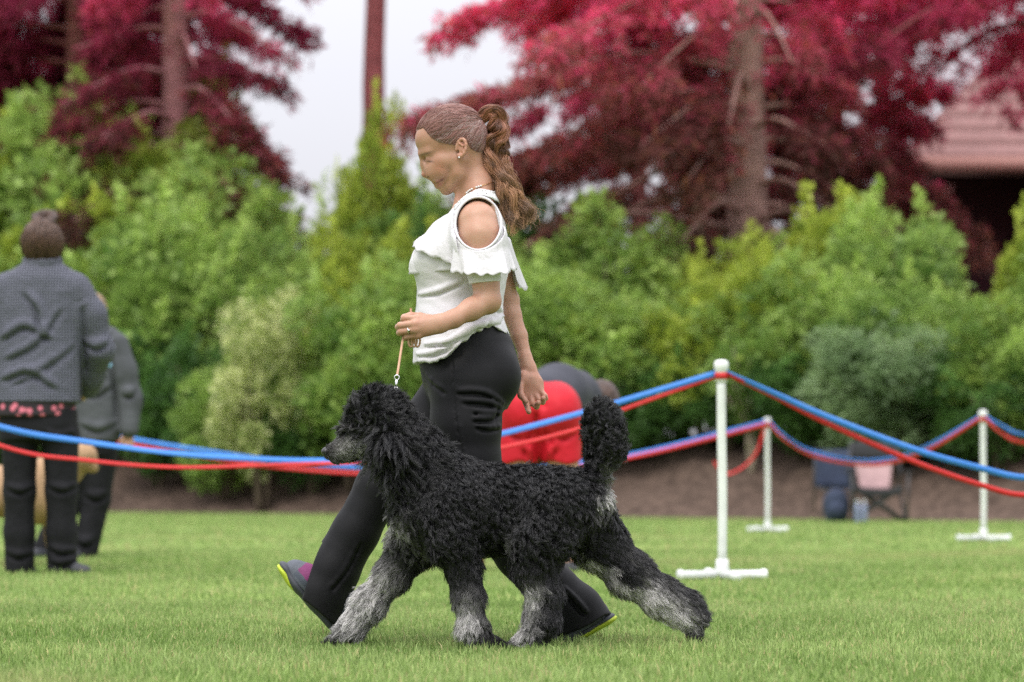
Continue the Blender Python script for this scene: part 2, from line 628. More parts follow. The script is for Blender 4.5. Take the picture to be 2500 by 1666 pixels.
parts = [blades(270000, 5.9, 10.5, 0.014, 0.036, 0.0034, 1), blades(140000, 10.5, 19, 0.014, 0.036, 0.007, 2, 1),
         blades(120000, 19, 52, 0.014, 0.038, 0.018, 3, 1)]
o = 0; VV, TT, CC = [], [], []
for v, t, c in parts:
    VV.append(v); TT.append(t + o); CC.append(c); o += len(v)
obj("grass", mesh("grass", np.concatenate(VV), np.concatenate(TT), True, np.concatenate(CC)), M_GRASS, kind="stuff",
    label="short mown green grass with a few straw blades covering the lawn", cat="grass")


# ---------------------------------------------------------------- shrubs
def leaves(pos, out, length, width, cols, r, droop=0.0):
    n = len(pos)
    d = unit(out + r.normal(0, 0.7, (n, 3)) + np.array([0, 0, 0.25 - droop]))
    s_ = unit(np.cross(d, r.normal(0, 1, (n, 3))))
    L_ = (length * r.uniform(0.6, 1.3, n))[:, None]; W_ = (width * r.uniform(0.7, 1.3, n))[:, None]
    nn = unit(np.cross(d, s_))
    V = np.stack([pos, pos + d * L_ * 0.5 + s_ * W_ / 2 + nn * W_ * 0.15, pos + d * L_, pos + d * L_ * 0.5 - s_ * W_ / 2 + nn * W_ * 0.15], 1).reshape(-1, 3)
    Q = np.arange(n)[:, None] * 4 + [0, 1, 2, 3]
    return V, Q, np.repeat(cols[:, None], 4, 1).reshape(-1, 3)


def shrub_mesh(seed, H=3.0, R=1.15, nl=7600, c_lo=(0.05, 0.10, 0.02), c_hi=(0.12, 0.21, 0.04), spot=None, spot_p=0.0,
               leaf=(0.14, 0.08), lobes=46, low=0.15, shoots=14, openess=0.0):
    r = np.random.default_rng(seed)
    u = unit(r.normal(0, 1, (lobes, 3)))
    rr = r.uniform(0.45, 0.95, lobes)[:, None]
    zc = H * (0.5 + low * 0.5)
    C = u * rr * np.array([R, R, H * 0.46]) + np.array([0, 0, zc])
    C[:, 2] += 0.2 * r.normal(0, 1, lobes)
    C[:, 2] = np.maximum(C[:, 2], low * H + 0.15)
    rad = r.uniform(0.22, 0.46, lobes) * (R / 1.15) ** 0.5
    tone = r.uniform(0, 1, lobes)
    k = r.choice(lobes, nl, p=rad ** 2 / (rad ** 2).sum())
    d = unit(r.normal(0, 1, (nl, 3)) + np.array([0, 0, 0.25]))
    pos = C[k] + d * (rad[k] * r.uniform(0.55, 1.08, nl))[:, None]
    out = d
    t = np.clip(0.6 * tone[k] + 0.4 * r.random(nl), 0, 1)[:, None] ** 1.2
    cols = np.array(c_lo) + (np.array(c_hi) - np.array(c_lo)) * t
    if spot is not None:
        m_ = r.random(nl) < spot_p * (0.4 + 1.2 * tone[k])
        cols[m_] = np.array(spot) * r.uniform(0.7, 1.15, (m_.sum(), 1))
    # upright shoots break the outline
    sp, so, sc = [], [], []
    for i in range(shoots):
        b = C[r.integers(lobes)] + np.array([0, 0, 0.25])
        if b[2] < zc: continue
        hgt = r.uniform(0.25, 0.6); ln = r.normal(0, 0.16, 2)
        q = r.uniform(0, 1, 46)
        p = b + np.stack([ln[0] * q, ln[1] * q, hgt * q], 1) + r.normal(0, 0.05, (46, 3)) * (1.2 - q)[:, None]
        sp.append(p); so.append(unit(r.normal(0, 1, (46, 3)) + [0, 0, 0.6]))
        sc.append(np.array(c_hi) * r.uniform(0.8, 1.15, (46, 1)))
    if sp:
        pos = np.concatenate([pos] + sp); out = np.concatenate([out] + so); cols = np.concatenate([cols] + sc)
    cols = cols * r.uniform(0.8, 1.2, (len(cols), 1))
    V, Q, Cc = leaves(pos, out, leaf[0], leaf[1], cols, r, droop=openess)
    return mesh("foliage", V, Q, False, Cc)


def stems_mesh(seed, H, R, n=7, r0=0.03):
    r = np.random.default_rng(seed + 500)
    ps = []
    for i in range(n):
        a = r.uniform(0, 2 * np.pi); q = r.uniform(0.3, 0.8)
        top = np.array([math.cos(a) * R * q, math.sin(a) * R * q, H * r.uniform(0.55, 0.9)])
        p = spline([np.array([0.06 * math.cos(a), 0.06 * math.sin(a), -0.15]), top * [0.35, 0.35, 0.4], top], 6)
        ps.append(tube(p, np.linspace(r0, r0 * 0.3, 6), 5))
    V, Fc = join(*ps)
    return mesh("stem", V, Fc)


G_MID = dict(c_lo=(0.085, 0.180, 0.030), c_hi=(0.430, 0.580, 0.140))
G_LIME = dict(c_lo=(0.150, 0.230, 0.022), c_hi=(0.480, 0.560, 0.085))
G_DARK = dict(c_lo=(0.030, 0.085, 0.018), c_hi=(0.150, 0.290, 0.065))
G_GREY = dict(c_lo=(0.115, 0.190, 0.080), c_hi=(0.290, 0.400, 0.190))
G_OLIVE = dict(c_lo=(0.130, 0.180, 0.025), c_hi=(0.370, 0.410, 0.080))
KINDS_ = {
    "mid": [(11, dict(**G_MID)), (12, dict(**G_MID, R=1.3, lobes=54)), (13, dict(**G_MID, spot=(0.25, 0.33, 0.05), spot_p=0.12))],
    "lime": [(21, dict(**G_LIME)), (22, dict(**G_LIME, R=1.0, shoots=12))],
    "dark": [(31, dict(**G_DARK, leaf=(0.13, 0.08)))],
    "grey": [(41, dict(**G_GREY, leaf=(0.17, 0.06), R=1.3, openess=0.5))],
    "olive": [(51, dict(**G_OLIVE, leaf=(0.12, 0.07)))],
    "pale": [(61, dict(c_lo=(0.16, 0.24, 0.05), c_hi=(0.38, 0.44, 0.14), spot=(0.74, 0.77, 0.38), spot_p=0.45, R=0.8, lobes=30, shoots=18, leaf=(0.09, 0.05)))],
    "lacy": [(71, dict(**G_MID, nl=2800, lobes=34, R=1.2, leaf=(0.09, 0.045), shoots=40))],
}
SHRUB_DATA, TOPZ = {}, {}
for kk, lst in KINDS_.items():
    SHRUB_DATA[kk] = [(shrub_mesh(sd, **dct), stems_mesh(sd, 3.0, dct.get("R", 1.15))) for sd, dct in lst]
    for a, b in SHRUB_DATA[kk]:
        a.materials.append(M_LEAF); b.materials.append(M_STEM)
        zz = np.zeros(len(a.vertices) * 3, np.float32); a.vertices.foreach_get('co', zz)
        TOPZ[a.name] = float(np.percentile(zz[2::3], 99.2))
S_LABEL = {
    "mid": ("bushy mid green shrub in the dense hedge on the mulch bank", "mid green hedge shrubs"),
    "lime": ("yellow green leafy shrub with upright shoots in the hedge", "yellow green hedge shrubs"),
    "dark": ("dark green broad leaved shrub in the shade of the hedge", "dark green hedge shrubs"),
    "grey": ("big grey green shrub with long drooping leaves behind the camp chair", None),
    "olive": ("olive yellow shrub standing against the haze tinted conifers", "olive shrubs before the conifers"),
    "pale": ("pale shrub with cream white variegated leaves, alone in the green hedge", None),
    "lacy": ("thin lacy green shrub with sky showing through it", "lacy shrubs against the sky"),
}
_sc = {}


def shrub(kind, px, back, top_py, wid=1.0, lab1=None, seed=0):
    """px: photo column; back: metres behind the lawn edge; top_py: photo row of the top; wid: width factor"""
    if px < 530 and back >= 4.5:
        top_py -= 58
        wid *= 1.1
    if px > 1380 and back < 3:
        back += 0.8
    elif px < 1300 and back < 2.5:
        back -= 0.45
    Y = 40.0
    for _ in range(12):
        x = (px - CX) / F * Y
        Y = float(edge_y(np.float64(x))) + back
    x = (px - CX) / F * Y
    z = float(bank_z(np.float64(x), np.float64(Y)))
    h = HC + (HY - top_py) / F * Y - z
    lst = SHRUB_DATA[kind]
    i = _sc.get(kind, 0); _sc[kind] = i + 1
    fm, sm = lst[i % len(lst)]
    lab, grp = S_LABEL[kind]
    e = empty("shrub", (x, Y, z), label=lab1 or lab, cat="shrub", group=grp)
    s_ = h / TOPZ[fm.name]
    e.scale = (wid * 0.86 * (0.55 * s_ + 0.45), wid * 0.86 * (0.55 * s_ + 0.45), s_)
    e.rotation_euler[2] = (i * 2.4 + seed) % 6.28
    local(obj("foliage", fm, None, e)); local(obj("stem", sm, None, e))
    return e


for a in [
    # back row: tall
    ("mid", 70, 5.6, 400, 1.2), ("mid", 285, 5.2, 400, 1.2), ("lime", 390, 5.0, 430, 1.1), ("mid", 500, 5.0, 440, 1.2),
    ("mid", -70, 6.0, 430, 1.2), ("lime", 20, 5.0, 380, 1.0, "yellow green shrub rising above the head of the dotted jacket wearer"), ("mid", 175, 6.2, 305, 1.25, "tall green shrub against the dark haze tinted conifers"), ("olive", 440, 6.8, 262, 1.3, "tallest olive shrub, rising in front of the thick straight trunk"),
    ("olive", 330, 6.0, 340, 1.0, "rounded olive shrub beside the tallest one, below the dark conifers"), ("mid", 560, 6.0, 420, 1.1), ("lacy", 660, 5.8, 450, 1.1, "thin lacy shrub with sky showing through, above the pale shrub"), ("lacy", 770, 6.2, 470, 1.0, "thin lacy shrub with sky showing through, beside the slim haze tinted trunk"),
    ("lime", 912, 5.6, 270, 0.55, "narrow yellow green shrub climbing against the slim haze tinted trunk"), ("lime", 865, 5.0, 480, 0.7, "shorter yellow green shrub next to the slim haze tinted trunk"), ("mid", 1000, 5.8, 455, 1.0), ("dark", 1085, 6.0, 500, 1.0),
    ("mid", 1180, 6.0, 560, 1.1), ("dark", 1300, 8.5, 470, 1.3, "tall dark evergreen shrub between the sky gap and broad conifer"), ("dark", 1600, 9.0, 640, 0.9), ("mid", 1500, 5.0, 505, 1.15, "tall dense green shrub behind the bending person in red shorts"), ("mid", 1390, 4.5, 600, 0.9),
    ("mid", 1665, 5.0, 735, 0.8), ("lime", 1760, 5.5, 590, 0.9), ("olive", 1800, 5.0, 655, 1.0, "low olive shrub at the foot of the pale conifer trunk"), ("lime", 1985, 6.0, 485, 1.0, "tall yellow green shrub behind the foremost white post and its ribbon"), ("mid", 1900, 6.0, 600, 0.8),
    ("mid", 2200, 5.8, 490, 1.2, "tall rounded green shrub in front of the house porch"), ("mid", 2090, 5.0, 600, 1.0), ("mid", 2360, 3.5, 745, 0.9), ("lime", 2545, 4.0, 500, 0.6, "yellow green shrub at the end of the hedge before the house porch"), ("mid", 2600, 4.0, 560, 0.9),
    # front row
    ("mid", 60, 2.6, 640, 1.1), ("mid", 260, 2.8, 560, 1.25, "green shrub just behind the grey hooded person"), ("lime", 150, 3.6, 520, 1.0), ("mid", 420, 3.0, 500, 1.25), ("dark", 380, 2.0, 800, 1.1),
    ("dark", 500, 1.9, 840, 1.0, "dark green shrub low between the hooded person and the pale shrub"), ("pale", 640, 0.9, 725, 1.15), ("mid", 585, 3.2, 560, 1.0, "green shrub directly behind the pale variegated shrub"), ("mid", 740, 3.0, 640, 1.1, "green shrub behind the pale variegated shrub on its handler side"), ("mid", 860, 2.0, 690, 1.15, "green shrub low on the bank right behind the poodle handler"), ("dark", 760, 1.7, 900, 0.9, "small dark shrub at the mulch edge beside the pale shrub"), ("mid", 545, 1.3, 905, 0.8, "small green shrub at the foot of the pale variegated shrub"),
    ("lime", 890, 3.6, 590, 0.95), ("mid", 980, 2.2, 640, 1.15), ("lime", 1040, 3.4, 570, 0.85), ("mid", 1130, 2.3, 700, 1.1), ("dark", 1200, 2.0, 880, 1.0),
    ("mid", 1310, 2.2, 650, 1.15), ("mid", 1440, 1.6, 690, 1.2, "green shrub low on the bank behind the red shorts"), ("dark", 1480, 1.5, 900, 1.1, "dark shrub low on the bank behind the poodle tail"), ("mid", 1600, 2.6, 735, 1.0), ("dark", 1640, 2.2, 850, 1.0),
    ("lime", 1720, 3.4, 690, 1.0), ("mid", 1850, 2.8, 720, 1.15), ("dark", 1790, 2.4, 850, 1.0), ("mid", 1960, 3.2, 640, 1.1), ("lime", 1890, 3.6, 620, 0.9),
    ("grey", 2180, 1.5, 785, 1.35), ("mid", 2120, 3.0, 660, 1.1), ("mid", 2300, 2.6, 720, 0.9), ("mid", 2430, 2.0, 740, 1.0), ("dark", 2440, 1.4, 900, 1.0, "dark green shrub behind the post near the camp chair"), ("dark", 1960, 1.8, 860, 1.1),
    ("mid", 2560, 2.0, 800, 1.1), ("dark", 2330, 1.6, 880, 0.9), ("mid", -90, 2.2, 620, 1.2), ("dark", 20, 1.8, 840, 1.0), ("dark", 1390, 2.4, 860, 1.0),
]:
    shrub(*a)

# small multi-stemmed sapling on the front of the bank, behind the middle post
sx, sY = (1862 - CX) / F * 36.5, 38.3
sz = float(bank_z(np.float64(sx), np.float64(sY)))
sap = empty("sapling", (sx, sY, sz), label="thin bare stemmed sapling with pale forked branches on the mulch bank", cat="sapling")
r_ = np.random.default_rng(5)
ps, lp = [], []
for i in range(7):
    a = i * 0.9; tp = np.array([0.45 * math.sin(a * 2.1), 0.3 * math.cos(a * 1.3), 1.5 + 0.25 * math.sin(a * 3)])
    p = spline([np.array([0, 0, -0.1]), np.array([0.02 * i - 0.06, 0, 0.5]), tp * [0.5, 0.5, 0.65], tp], 8)
    ps.append(tube(p, np.linspace(0.022, 0.006, 8), 5)); lp.append(p)
V_, F_ = join(*ps)
local(obj("stem", mesh("stem", V_, F_), mat("pale_stem", (0.28, 0.23, 0.17), 0.9), sap))
lp = np.concatenate([spline(p[3:], 60) for p in lp]) + r_.normal(0, 0.09, (420, 3))
V_, Q_, C_ = leaves(lp, r_.normal(0, 1, lp.shape), 0.1, 0.05, np.tile([0.10, 0.17, 0.03], (len(lp), 1)) * r_.uniform(0.7, 1.3, (len(lp), 1)), r_)
local(obj("foliage", mesh("foliage", V_, Q_, False, C_), M_LEAF, sap))


# ---------------------------------------------------------------- conifers, red haze painted into foliage and bark
def conifer(px, Y, height, r0, z_first, spread, seed, label, nb=60, per=300, lean=0.0, side=None, z_leaf=None, bark=None, tone=1.0, dens=1.0):
    """z_first: lowest limb; z_leaf: height where the foliage gets dense (below it the limbs are nearly bare)"""
    r = np.random.default_rng(seed)
    x0 = (px - CX) / F * Y
    zb = float(bank_z(np.float64(x0), np.float64(Y)))
    e = empty("conifer_tree", (x0, Y, zb), label=label, cat="tree", group="haze tinted conifers behind the hedge")
    tz = np.linspace(-0.2, height, 24)
    tp = np.stack([lean * tz + 0.03 * np.sin(tz * 0.7), 0.03 * np.cos(tz), tz], 1)
    V, Fc = tube(tp, r0 * (1 - 0.8 * np.clip(tz, 0, None) / height) + 0.02, 16)
    V[:, :2] += r.normal(0, 0.012, (len(V), 2))
    local(obj("trunk", mesh("trunk", V, Fc), bark or M_BARK, e))
    z_leaf = z_first if z_leaf is None else z_leaf
    pos, out, cols = [], [], []
    lm = []
    for i in range(nb):
        q = (i + r.random()) / nb
        z = z_first + (height - 0.6 - z_first) * q ** 1.1
        a = i * 2.399 + r.normal(0, 0.3)
        Lb = spread * (1 - 0.6 * q) * r.uniform(0.65, 1.15)
        if side is not None:
            Lb *= 1 + 0.45 * math.cos(a - side)
        dr = np.array([math.cos(a), math.sin(a), 0])
        p0 = np.array([lean * z, 0, z])
        dp_ = r.uniform(0.16, 0.36)
        p = spline([p0, p0 + dr * Lb * 0.35 + [0, 0, 0.10 * Lb * 0.35], p0 + dr * Lb * 0.7 + [0, 0, -0.4 * dp_ * Lb], p0 + dr * Lb + [0, 0, -dp_ * Lb]], 10)
        lm.append(tube(p, np.linspace(0.06, 0.012, 10) * (1.2 - 0.6 * q), 5))
        thin = 1.0 if z >= z_leaf else 0.22 + 0.3 * r.random()
        n = int(dens * thin * per * 2.6 * Lb / spread) + 20
        # side twigs carry the needles
        nt = max(6, int(Lb * 7))
        tt = r.uniform(0.22 if z >= z_leaf else 0.5, 1.0, nt)
        tw = r.integers(0, nt, n)
        u = r.random(n) ** 0.8
        t = tt[tw]
        pc = np.stack([np.interp(t * 9, np.arange(10), p[:, j]) for j in range(3)], 1)
        lat = np.cross(dr, [0, 0, 1.0])
        sgn = np.where(r.random(nt) < 0.5, -1.0, 1.0)[tw]
        tl = (r.uniform(0.35, 1.0, nt) * (0.25 + 0.30 * Lb * (1 - 0.6 * tt)))[tw]
        dirv = unit(lat * sgn[:, None] * 0.8 + dr * 0.75 + np.array([0, 0, -0.30]))
        pp = pc + dirv * (tl * u)[:, None] + r.normal(0, 0.05, (n, 3))
        pp[:, 2] -= np.abs(r.normal(0, 0.13, n)) * (0.4 + u)
        ok = ~((np.abs(pp[:, 0] - lean * pp[:, 2]) < r0 + 0.15) & (pp[:, 1] < 0.1) & (r.random(n) < (0.93 if z < 9 else 0.5)))
        pos.append(pp[ok])
        out.append(unit(dirv + np.array([0, 0, -0.3]) + r.normal(0, 0.4, (n, 3)))[ok])
        m_ = int(ok.sum())
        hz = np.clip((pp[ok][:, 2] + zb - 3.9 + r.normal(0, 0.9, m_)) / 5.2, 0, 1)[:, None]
        c_low, c_mid, c_top = np.array([0.075, 0.052, 0.034]), np.array([0.20, 0.055, 0.055]), np.array([0.62, 0.062, 0.165])  # red haze painted into the needles, stronger with height
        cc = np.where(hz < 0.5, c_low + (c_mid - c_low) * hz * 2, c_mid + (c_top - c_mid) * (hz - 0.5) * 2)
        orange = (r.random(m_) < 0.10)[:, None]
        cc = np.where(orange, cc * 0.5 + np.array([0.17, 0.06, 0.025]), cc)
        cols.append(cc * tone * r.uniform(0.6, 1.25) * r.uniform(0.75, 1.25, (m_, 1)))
    V, Fc = join(*lm)
    local(obj("branch", mesh("branch", V, Fc), bark or M_BARK, e))
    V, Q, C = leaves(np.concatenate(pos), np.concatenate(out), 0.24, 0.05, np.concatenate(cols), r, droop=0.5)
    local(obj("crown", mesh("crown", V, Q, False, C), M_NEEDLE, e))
    return e


M_BARKP = mat("haze_pale_bark", (0.33, 0.205, 0.175), 0.95, noise=0.3, nscale=5, bump=0.03, bscale=12, spec=0.1)  # pale bark with the pink of the haze painted in
conifer(432, 51, 15, 0.34, 3.6, 3.0, 101, "haze tinted conifer with thick straight trunk rising behind the olive shrub", nb=64, per=420, tone=0.8, bark=mat("haze_rose_bark", (0.34, 0.15, 0.16), 0.95, noise=0.3, nscale=5, bump=0.03, bscale=12))  # rose tone of this bark is painted haze
conifer(190, 55, 16, 0.30, 2.2, 4.2, 102, "dense dark haze tinted conifer at the hedge end behind the jacket wearer", nb=90, per=760, tone=0.62)
conifer(-110, 57, 16, 0.34, 1.6, 4.4, 103, "dense haze tinted conifer standing beyond the other dark haze tinted one", nb=90, per=700, tone=0.62)
conifer(300, 60, 16, 0.3, 1.6, 4.4, 109, "deep haze tinted conifer filling the gap behind the thick straight trunk", nb=84, per=640, tone=0.55)
conifer(905, 57, 21, 0.27, 11.0, 2.6, 104, "tall slim haze tinted trunk with bare lower stem against the open sky", nb=36, per=260, lean=0.012, bark=mat("haze_brick_bark", (0.28, 0.085, 0.085), 0.95, noise=0.3, nscale=5, bump=0.03, bscale=12))  # red of this trunk is haze painted into the bark
conifer(1825, 46, 16, 0.38, 2.9, 4.3, 105, "broad haze tinted conifer with thick pale trunk and bare lower limbs", nb=92, per=900, side=math.pi, z_leaf=4.6, bark=M_BARKP, tone=1.35)
conifer(2040, 56, 16, 0.28, 3.2, 3.2, 106, "haze tinted conifer beside the house roof, behind the yellow green shrub", nb=70, per=520, z_leaf=4.5, tone=1.35)
conifer(1560, 58, 15, 0.22, 2.0, 3.6, 107, "slender haze tinted conifer half hidden behind the broad haze tinted one", nb=56, per=420)
conifer(2620, 52, 16, 0.26, 7.4, 5.6, 108, "bright haze tinted conifer whose boughs hang before the house roof", nb=80, per=760, side=math.pi, tone=1.35)

# ---------------------------------------------------------------- house behind the trees
HXY = 63.0
M_ROOF = mat("haze_tinted_shingle", (0.27, 0.155, 0.145), 0.9, noise=0.15, nscale=3, spec=0.2)  # roof colour includes the painted red haze
M_FASCIA = mat("fascia_paint", (0.42, 0.22, 0.19), 0.7)
M_HWALL = mat("porch_shade_siding", (0.035, 0.006, 0.010), 0.9, noise=0.2, nscale=2)  # shadow under the eave painted into the wall colour
M_DECK = mat("dark_metal_rail", (0.055, 0.055, 0.07), 0.6)
hx0 = (2215 - CX) / F * HXY
hz_e = HC + (HY - 392) / F * HXY
house = empty("house", (hx0 + 8, HXY + 5, 1.2), label="house with haze tinted shingle roof and shaded porch behind the conifers", cat="house")
zr = hz_e + 5.0
xl, xr, yf, yb = hx0, hx0 + 17, HXY - 0.2, HXY + 10
# hip roof built of shingle courses
rv, rf = [], []
ridge = [(hx0 + 4.6, HXY + 5, zr), (hx0 + 13, HXY + 5, zr)]


def course(parent, A, B, C_, D, n):
    """A,B lower edge; D,C_ upper edge: n overlapping shingle courses as parts"""
    A, B, C_, D = map(np.array, (A, B, C_, D))
    nrm = np.cross(B - A, D - A); nrm = nrm / np.linalg.norm(nrm)
    if nrm[2] < 0: nrm = -nrm
    for i in range(n):
        t0, t1 = i / n, min((i + 1.15) / n, 1.0)
        p = [A + (D - A) * t0, B + (C_ - B) * t0, B + (C_ - B) * t1, A + (D - A) * t1]
        lo = 0.026
        V = np.array([p[0] + nrm * lo, p[1] + nrm * lo, p[2] + nrm * 0.012, p[3] + nrm * 0.012, p[0], p[1], p[2], p[3]])
        obj("shingle_course", mesh("shingle_course", V, [(0, 1, 2, 3), (4, 7, 6, 5), (0, 4, 5, 1), (1, 5, 6, 2), (2, 6, 7, 3), (3, 7, 4, 0)], False), M_ROOF, parent)


roof = obj("roof", mesh("roof", [(xl, yf, hz_e), (xr, yf, hz_e), (xr, yb, hz_e), (xl, yb, hz_e), ridge[0], ridge[1]],
                        [(0, 1, 5, 4), (1, 2, 5), (2, 3, 4, 5), (3, 0, 4), (3, 2, 1, 0)], False), M_ROOF, house)
course(roof, (xl, yf, hz_e), (xr, yf, hz_e), ridge[1], ridge[0], 14)
course(roof, (xl, yb, hz_e), (xl, yf, hz_e), ridge[0], ridge[0], 14)
V, Fc = box((xl - 0.05, yf - 0.09, hz_e - 0.26), (xr + 0.05, yf - 0.004, hz_e + 0.05))
obj("fascia", mesh("fascia", V, Fc, False), M_FASCIA, house)
V, Fc = box((xl + 0.3, yf + 3.2, 0.6), (xr - 0.3, yb - 0.3, hz_e - 0.01))
wall_o = obj("wall", mesh("wall", V, Fc, False), M_HWALL, house)
V, Fc = box((xl + 0.2, yf + 0.15, 2.9), (xr - 0.2, yf + 3.19, 3.1))
obj("porch_floor", mesh("porch_floor", V, Fc, False), M_DECK, house)
V, Fc = box((xl + 0.35, yf + 0.6, 0.6), (xr - 0.3, yf + 3.18, 2.89))
obj("base_wall", mesh("base_wall", V, Fc, False), M_HWALL, house)
pm = None
for i in range(6):
    x = xl + 0.5 + i * 3.1
    V, Fc = box((x - 0.08, yf + 0.2, 3.1), (x + 0.08, yf + 0.36, hz_e - 0.01))
    obj("porch_post", mesh("porch_post", V, Fc, False), M_DECK, house)
for zz in (3.25, 4.15):
    V, Fc = box((xl + 0.3, yf + 0.24, zz), (xr - 0.3, yf + 0.30, zz + 0.07))
    obj("rail", mesh("rail", V, Fc, False), M_DECK, house)
V, Fc = box((-0.018, -0.018, 0), (0.018, 0.018, 0.83))
bm_ = mesh("baluster", V, Fc, False); bm_.materials.append(M_DECK)
for i in range(70):
    b_ = obj("baluster", bm_, None, house); b_.location = (xl + 0.45 + i * 0.15, yf + 0.27, 3.32)
for i in range(3):
    x = xl + 3 + i * 4.5
    V, Fc = box((x, yf + 3.12, 4.2), (x + 1.6, yf + 3.195, 6.0))
    w_ = obj("window", mesh("window", V, Fc, False), M_DECK, house)
    V, Fc = box((x + 0.1, yf + 3.09, 4.3), (x + 1.5, yf + 3.118, 5.9))
    obj("pane", mesh("pane", V, Fc, False), mat("dark_pane", (0.02, 0.02, 0.025), 0.1), w_)

# ---------------------------------------------------------------- ring posts and ribbons
M_PVC = mat("white_pvc", (0.66, 0.68, 0.665), 0.45, noise=0.14, nscale=8, spec=0.5)
M_BLUE = mat("blue_ribbon", (0.055, 0.24, 0.68), 0.5, noise=0.08, nscale=30, trans=0.2)
M_RED = mat("red_ribbon", (0.62, 0.028, 0.03), 0.5, noise=0.08, nscale=30, trans=0.2)


def post(px, Y, label, H=1.02, rot=0.0):
    x = (px - CX) / F * Y
    e = empty("ring_post", (x, Y, 0), label=label, cat="post", group="white posts of the show ring")
    e.rotation_euler[2] = rot
    pole = spline([(0, 0, 0.05), (0.002, 0, 0.4), (-0.003, 0, 0.7), (-0.004, 0, H - 0.06)], 12)
    local(obj("pole", mesh("pole", *tube(pole, 0.0212, 16)), M_PVC, e))
    prof = [(0.0222, H - 0.10), (0.029, H - 0.095), (0.029, H - 0.045), (0.034, H - 0.038), (0.034, H - 0.012), (0.029, H), (0.013, H + 0.005)]
    V, Fc = tube([(-0.004, 0, z) for _, z in prof], [r for r, _ in prof], 18)
    local(obj("cap", mesh("cap", V, Fc), M_PVC, e))
    V, Fc = tube([(-0.004, 0, H - 0.085), (-0.004, 0, H - 0.055)], 0.0315, 18)
    local(obj("ribbon_wrap", mesh("ribbon_wrap", V, Fc), M_RED, e))
    V, Fc = tube([(0, 0, 0.02), (0, 0, 0.045), (0, 0, 0.07), (0, 0, 0.10)], [0.036, 0.034, 0.031, 0.028], 16)
    local(obj("collar", mesh("collar", V, Fc), M_PVC, e))
    for ax in (0, 1):
        for s_ in (-1, 1):
            d = np.array([s_, 0, 0.0]) if ax == 0 else np.array([0, s_, 0.0])
            p = [d * 0.026 + [0, 0, 0.026], d * 0.19 + [0, 0, 0.026], d * 0.196 + [0, 0, 0.026], d * 0.215 + [0, 0, 0.026]]
            V, Fc = tube(p, [0.0225, 0.0225, 0.028, 0.027], 12)
            local(obj("foot", mesh("foot", V, Fc), M_PVC, e))
    return e


YN, YM, YR = 13.2, 26.5, 22.2
post(1763, YN, "white ring post wrapped at the top, foremost of the posts on the lawn", 1.02, 0.25)
post(1874, YM, "white ring post standing before the sapling with a loose red ribbon", 1.06, 0.5)
post(2401, YR, "white ring post on the lawn near the camp chair", 1.02, 0.15)
post(-380, 13.0, "white ring post beyond the person in the dotted jacket", 1.02)
post(2830, 12.2, "white ring post at the end of the long sagging ribbons", 1.02)
post(2850, 21.0, "white ring post further along the ring past the camp chair", 1.02)
post(-120, 21.0, "white ring post behind the grey hooded person", 1.02)


def ribbon(pts, mt, label, width=0.036, twist=None, name="ribbon"):
    """pts: (photo x, photo y, distance) control points"""
    c = spline(np.array([P(*p) for p in pts]), 90)
    T = unit(np.gradient(c, axis=0))
    up = np.array([0, 0, 1.0]); sd = unit(np.cross(T, up)); up = np.cross(sd, T)
    t = np.linspace(0, 1, 90)
    a = np.zeros(90) if twist is None else np.interp(t, np.linspace(0, 1, len(twist)), twist)
    w = up * np.cos(a)[:, None] + sd * np.sin(a)[:, None]; nn = np.cross(T, w)
    hw, th = width / 2, 0.0015
    V = np.stack([c + w * hw + nn * th, c + w * hw - nn * th, c - w * hw - nn * th, c - w * hw + nn * th], 1).reshape(-1, 3)
    Fc = []
    for i in range(89):
        for j in range(4):
            Fc.append((i * 4 + j, i * 4 + (j + 1) % 4, i * 4 + 4 + (j + 1) % 4, i * 4 + 4 + j))
    Fc += [(0, 1, 2, 3), (359, 358, 357, 356)]
    return obj(name, mesh("ribbon", V, Fc), mt, None, label=label, cat="ribbon", group="ring ribbons")


D = 1.0625


def dp(lst):
    return [(a * D, b * D, y) for a, b, y in lst]


tw = [0.1, 0.25, 0.5, 0.2, 0.6, 0.3, 0.7, 0.2, 0.15]
ribbon(dp([(1656, 855, YN), (1410, 928, YN), (1330, 951, YN), (1155, 997, 13.15), (1000, 1033, 13.1), (860, 1053, 13.1), (740, 1059, 13.1), (600, 1056, 13.1), (400, 1042, 13.1), (200, 1016, 13.05), (0, 981, 13.0), (-345, 872, 13.0)]),
       M_BLUE, "blue ribbon sagging from the foremost post across behind the black poodle", 0.028, tw)
ribbon(dp([(1656, 861, YN), (1420, 946, YN), (1330, 985, YN), (1155, 1028, 13.13), (1000, 1052, 13.08), (860, 1062, 13.08), (740, 1066, 13.08), (600, 1070, 13.08), (400, 1074, 13.08), (200, 1058, 13.03), (0, 1024, 12.98), (-345, 877, 13.0)]),
       M_RED, "red ribbon sagging from the foremost post across behind the black poodle", 0.019, tw[::-1])
ribbon(dp([(1660, 852, YN), (1780, 905, 13.1), (1900, 958, 13.0), (2100, 1033, 12.8), (2260, 1078, 12.5), (2353, 1098, 12.4), (2480, 1095, 12.3), (2660, 850, 12.2)]),
       M_BLUE, "long blue ribbon slanting down beside the camp chair from the foremost post", 0.030, [0.9, 0.3, 0.1, 0.2, 0.1, 0.3])
ribbon(dp([(1660, 856, YN), (1780, 912, 13.12), (1900, 973, 13.02), (2100, 1061, 12.82), (2260, 1117, 12.52), (2353, 1138, 12.42), (2480, 1130, 12.32), (2660, 855, 12.2)]),
       M_RED, "long red ribbon slanting down beside the camp chair from the foremost post", 0.025, [0.9, 0.4, 0.2, 0.2, 0.1, 0.3])
